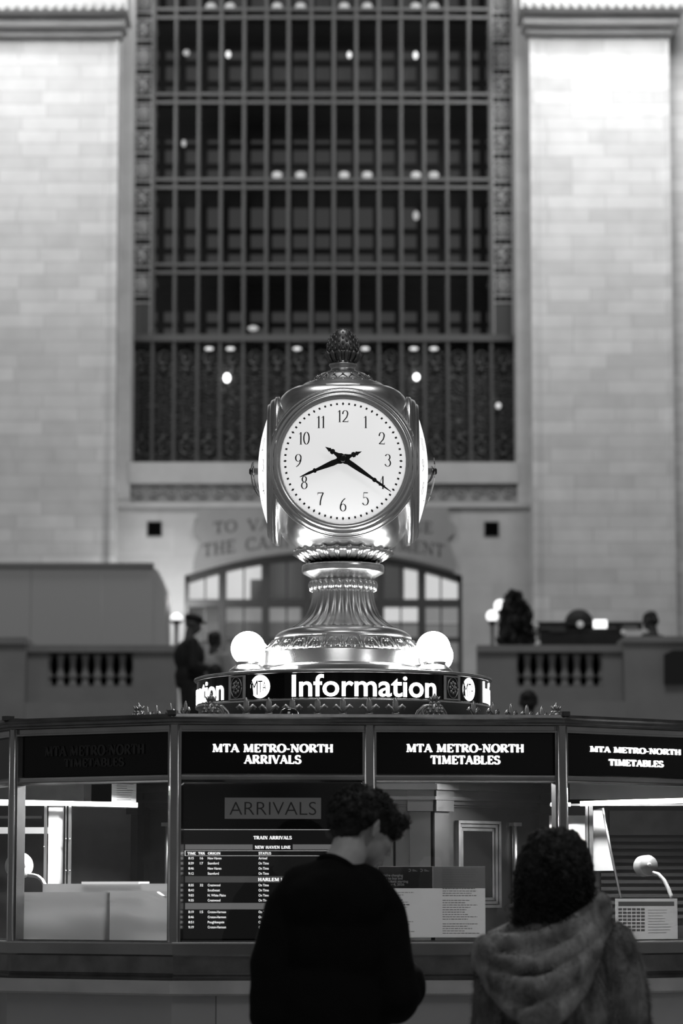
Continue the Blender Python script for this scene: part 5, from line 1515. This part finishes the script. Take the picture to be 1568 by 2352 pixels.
# ------------------------------------------------------------------ person in the fur coat
WY = 10.0
wroot = thing('person', (P(1272, 2100, WY).x, WY, 0), 'person with long dark curly hair in a grey hooded fur coat, back turned', 'person')
wx = P(1276, 2100, WY).x
whc = px3(1274, 1990, WY+.03)
body = MB()
q, R, rv, fv, uv = head(body, whc, (-.10, .97, -.12), (0, .1, 1), .96)
wn = px3(1276, 2110, WY-.01)
chain(body, [wn, whc-Vector((0,.02,.07))], [.062,.052])
wL, wR = px3(1140, 2170, WY), px3(1410, 2165, WY)
weL, weR = px3(1118, 2360, WY-.02), px3(1448, 2365, WY-.02)
whL, whR = px3(1150, 2400, WY+.20), px3(1455, 2500, WY+.10)
body.ell((wx, WY, 1.20), (.15,.10,.18), 20, 14); body.ell((wx, WY, 1.0), (.13,.095,.16), 18, 12); body.ell((wx, WY, .87), (.155,.11,.13), 18, 12)
chain(body, [wn, wL, weL, whL], [.055,.05,.038,.026]); chain(body, [wn, wR, weR, whR], [.055,.05,.038,.026])
hand(body, whL, (.1,.6,.1), (.5,0,.6), -1, .9); hand(body, whR, (0,.3,-.9), (-.8,.2,0), 1, .9)
for sg in (-1, 1):
    chain(body, [Vector((wx+sg*.085, WY, .84)), Vector((wx+sg*.09, WY+.02, .45)), Vector((wx+sg*.09, WY-.01, .09))], [.08,.052,.036])
    chain(body, [Vector((wx+sg*.09, WY-.04, .04)), Vector((wx+sg*.10, WY+.13, .03))], [.032,.027])
bo_ = remesh(body, 'body', SKIN, wroot, .006, 3)
eyes(q, R, .96, bo_)
FUR = fur_mat('grey_fur', .07, .30, 16, 4.5)
co = MB()
co.ell(px3(1272, 2200, WY), (.225,.15,.16), 24, 16); co.ell((wx-.005, WY, 1.06), (.245,.17,.26), 24, 16); co.ell((wx, WY, .80), (.25,.18,.24), 24, 16)
chain(co, [px3(1268, 2150, WY), px3(1150, 2195, WY-.01), px3(1140, 2290, WY-.02), px3(1135, 2380, WY)], [.09,.085,.082,.078])
chain(co, [px3(1300, 2120, WY), px3(1392, 2172, WY), px3(1428, 2290, WY-.02), px3(1445, 2400, WY-.01), px3(1455, 2480, WY+.08)], [.085,.09,.092,.086,.07])
def coatdisp(p, n): return .016*noise.noise(Vector((p.x*11, p.y*8, p.z*4)))+.008*noise.noise(p*24)
coat = remesh(co, 'fur_coat', FUR, wroot, .010, 5, coatdisp)
hd_ = MB()       # hood hanging in U shaped folds
def fold(a, b, sag, r, lift=0, Yo=-.13):
    pts = []; rs = []
    for k in range(13):
        t = k/12; px = a[0]+(b[0]-a[0])*t; py = a[1]+(b[1]-a[1])*t + sag*4*t*(1-t)*(1.15-.3*t)
        pts.append(px3(px, py, WY+Yo*sin(pi*t)-.06)); rs.append(r*(.75+.35*sin(pi*t)))
    hd_.tube(pts, rs, 12)
    hd_.ell(pts[0], rs[0], 10, 8); hd_.ell(pts[-1], rs[-1], 10, 8)
fold((1385,2070),(1135,2160), 40, .036, Yo=-.06); fold((1396,2095),(1110,2196), 62, .031, Yo=-.13)
fold((1392,2128),(1102,2222), 92, .031, Yo=-.18); fold((1376,2158),(1118,2246), 134, .036, Yo=-.18); fold((1356,2186),(1150,2252), 116, .030, Yo=-.16)
fold((1330,2196),(1180,2250), 82, .032, Yo=-.17)
hd_.ell(px3(1118, 2195, WY-.03), (.055,.08,.07), 16, 10); hd_.ell(px3(1255, 2225, WY-.09), (.15,.10,.10), 18, 12)
hd_.ell(px3(1372, 2085, WY-.0), (.05,.09,.05), 14, 10)
FUR2 = fur_mat('grey_hood_fur', .15, .42, 12, 9)
hood = remesh(hd_, 'hood', FUR2, coat, .008, 2, lambda p, n:   .005*noise.noise(p*26)+.007*noise.noise(Vector((p.x*9-p.z*9, p.y*6, (p.x+p.z)*4))))
def fuzz(src, n_, ln, m, parent, name, seed, down=.55, zmin=.95):
    me = src.data; off = ORG.get(src.name, Vector((0,0,0))); rg = random.Random(seed); mb = MB(); P_ = [p for p in me.polygons if (p.center+off).z > zmin]
    for i in range(n_):
        p = P_[rg.randrange(len(P_))]; c = p.center+off; n = p.normal
        d = (n*.7 + Vector((rg.gauss(0,.25), rg.gauss(0,.25), -down+rg.gauss(0,.2)))).normalized(); s_ = d.cross(n+Vector((.01,.02,.03))).normalized()*.0011
        l = ln*rg.uniform(.5,1.2); c = c-n*.002
        mb.v += [c-s_, c+s_, c+d*l]; b = len(mb.v); mb.f.append([b-3,b-2,b-1]); mb.sm.append(False)
    o = mb.build(name, m, parent); o['kind'] = 'stuff'; return o
fuzz(coat, 26000, .020, FUR, coat, 'fur', 1); fuzz(hood, 20000, .013, FUR2, hood, 'fur', 2)
# long curly hair
rg = random.Random(8); hm = MB(); pts = []
hm.ell(px3(1275, 1982, WY-.0), (.090,.105,.100), 20, 14); hm.ell(px3(1272, 2050, WY-.035), (.108,.085,.10), 20, 14); hm.ell(px3(1262, 2108, WY-.05), (.10,.06,.07), 18, 12)
for i in range(900):
    t = rg.random(); py = 1912+210*t
    hw = (10+45*(t/.06)**.6) if t < .06 else (55+19*(t-.06)/.17) if t < .23 else (74+13*(t-.23)/.2) if t < .43 else 87
    if py > 2070: hwR = hw-(py-2070)*1.0
    else: hwR = hw
    a = rg.uniform(-pi, 0) if rg.random() < .8 else rg.uniform(0, pi)
    if a > 0 and t > .3: a = -a
    dx = cos(a); px = 1275+(hw if dx < 0 else hwR)*dx*.93 - 6*t
    y = WY-.02+.10*sin(a)*(.55+.45*sin(pi*min(1,.15+t)))-.02*t
    pts.append(px3(px, py, y))
curls(hm, pts, .012, .021, rg)
HAIR2 = mat('black_curly_hair', .007, .55, spec=.35, bump=.7, bscale=70)
h2 = remesh(hm, 'hair', HAIR2, wroot, .007, 1, lambda p, n: .007*noise.noise(p*48)+.004*noise.noise(p*100))
rl = MB()
for i in range(420):
    p = pts[rg.randrange(len(pts))]; d = Vector((p.x-whc.x, p.y-whc.y, 0)); d = d.normalized() if d.length > .001 else Vector((0,-1,0))
    a = Vector((rg.gauss(0,.2), rg.gauss(0,.2), -1)).normalized(); b = d.cross(a).normalized(); L_ = rg.uniform(.04,.09); t = rg.uniform(.006,.012); ph = rg.random()*6; p0 = p+d*.012
    rl.tube([p0 + a*(L_*k/11) + (d*cos(ph+k*1.2)+b*sin(ph+k*1.2))*t for k in range(12)], .0015, 4)
rl.build('curl_strands', HAIR2, h2)
er = MB(); c = px3(1202, 2075, WY-.05); er.ell(c, .011, 12, 8); er.tube([c, c+Vector((0,0,.02))], .002, 5); er.build('earring', mat('pale_earring', .22, .3), wroot)

# ------------------------------------------------------------------ stairs and the people far behind
mb = MB()
for k in range(17):
    z1 = ZL-.17*(k+1); 
    if z1 <= 0: break
    mb.box(X(330, 34.4-.3*k), X(1300, 34.4-.3*k), 34.4-.3*(k+1), 34.4-.3*k, 0, z1)
st = mb.build('stairs', PLAIN_D); struct(st)
def farperson(hpx, hpy, Y, floor_z, label, skin, top, legs, hairc, face, cap=False, arms='front', h=None):
    hp = P(hpx, hpy, Y); H_ = hp.z-floor_z      # crown height over the floor
    s = H_/1.75; x0 = hp.x
    root = thing('person', (x0, Y, floor_z), label, 'person')
    f = Vector(face).normalized(); side = Vector((f.y, -f.x, 0)).normalized(); U = Vector((0,0,1))
    base = Vector((x0, Y, floor_z))
    def b(a, c, z): return base + side*a*s + Vector((f.x, f.y, 0)).normalized()*c*s + U*z*s
    mb = MB(); hc_ = b(0, .03, 1.63); q, R, *_ = head(mb, hc_, face, (0,0,1), s)
    chain(mb, [b(0,-.02,1.44), b(0,.0,1.56)], [.06*s,.052*s]); mb.ell(b(0,-.01,1.24), (.16*s,.12*s,.20*s)); mb.ell(b(0,0,1.0), (.15*s,.12*s,.16*s))
    sh = {}
    for sg in (-1, 1):
        S_ = b(sg*.19, -.01, 1.40); E = b(sg*.25, -.02, 1.12); W_ = b(sg*.12, .24, 1.10) if arms == 'front' else b(sg*.27, .05, .86); sh[sg] = (S_, E, W_)
        chain(mb, [b(0,0,1.42), S_, E, W_], [.06*s,.05*s,.04*s,.028*s], 12); hand(mb, W_, W_-E, U, sg, s)
        chain(mb, [b(sg*.09,0,.95), b(sg*.10,.01,.5), b(sg*.10,-.02,.08)], [.085*s,.058*s,.04*s], 12); chain(mb, [b(sg*.10,-.03,.04), b(sg*.11,.14,.035)], [.035*s,.03*s], 10)
    bd = remesh(mb, 'body', skin, root, .014, 2); eyes(q, R, s, bd)
    mb = MB(); mb.ell(b(0,-.01,1.25), (.19*s,.15*s,.21*s)); mb.ell(b(0,0,1.02), (.185*s,.15*s,.18*s))
    for sg in (-1, 1): chain(mb, [b(0,-.01,1.40), sh[sg][0], sh[sg][1], sh[sg][1].lerp(sh[sg][2], .7)], [.075*s,.072*s,.06*s,.05*s], 12)
    remesh(mb, 'shirt', top, root, .018, 3)
    mb = MB(); mb.ell(b(0,0,.95), (.18*s,.14*s,.12*s))
    for sg in (-1, 1): chain(mb, [b(sg*.09,0,.92), b(sg*.10,.01,.5), b(sg*.10,-.02,.10)], [.11*s,.085*s,.07*s], 12)
    remesh(mb, 'trousers', legs, root, .018, 3)
    mb = MB()
    for sg in (-1, 1): chain(mb, [b(sg*.10,-.05,.045), b(sg*.11,.15,.04)], [.045*s,.04*s], 10)
    mb.build('shoes', legs, root)
    if cap:
        mb = MB(); mb.ell(q(0,-.005,.075), (.105*s,.115*s,.05*s), 18, 10, M=R); mb.ell(q(0,.10,.055), (.075*s,.065*s,.012*s), 16, 8, M=R); mb.ell(q(0,-.01,.045), (.085*s,.105*s,.03*s), 16, 8, M=R)
        mb.build('peaked_cap', hairc, root)
    else:
        mb = MB(); mb.ell(q(0,-.022,.045), (.085*s,.098*s,.075*s), 16, 12, M=R); mb.ell(q(0,-.06,-.01), (.072*s,.05*s,.075*s), 14, 10, M=R); remesh(mb, 'hair', hairc, root, .014, 1, lambda p, n: .012*noise.noise(p*22))
    return root
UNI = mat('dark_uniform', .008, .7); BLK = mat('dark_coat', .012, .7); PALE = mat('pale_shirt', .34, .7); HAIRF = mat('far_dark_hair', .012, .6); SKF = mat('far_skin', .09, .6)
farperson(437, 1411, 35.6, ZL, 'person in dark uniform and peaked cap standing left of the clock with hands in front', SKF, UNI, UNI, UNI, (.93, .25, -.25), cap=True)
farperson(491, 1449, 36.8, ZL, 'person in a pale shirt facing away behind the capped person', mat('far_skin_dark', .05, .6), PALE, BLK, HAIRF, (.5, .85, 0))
farperson(493, 1524, 33.2, ZL-.17*4, 'dark head showing on the stairs beside the left globe lamp', SKF, BLK, BLK, HAIRF, (.1, 1, 0), arms='down')
farperson(1213, 1584, 32.2, ZL-.17*8, 'dark haired person on the stairs above the crest right of the round sign', SKF, BLK, BLK, HAIRF, (.1, 1, 0), arms='down')
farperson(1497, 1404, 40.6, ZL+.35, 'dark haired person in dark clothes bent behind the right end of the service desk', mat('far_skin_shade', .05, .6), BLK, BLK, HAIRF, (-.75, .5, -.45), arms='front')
mb = MB(); pb_ = P(1497, 1500, 40.6); mb.box(pb_.x-.6, pb_.x+.6, 40.2, 41.1, ZL, ZL+.35); tag(mb.build('raised_platform', PLAIN_D), 'low platform behind the service desk under the bent person', 'platform')
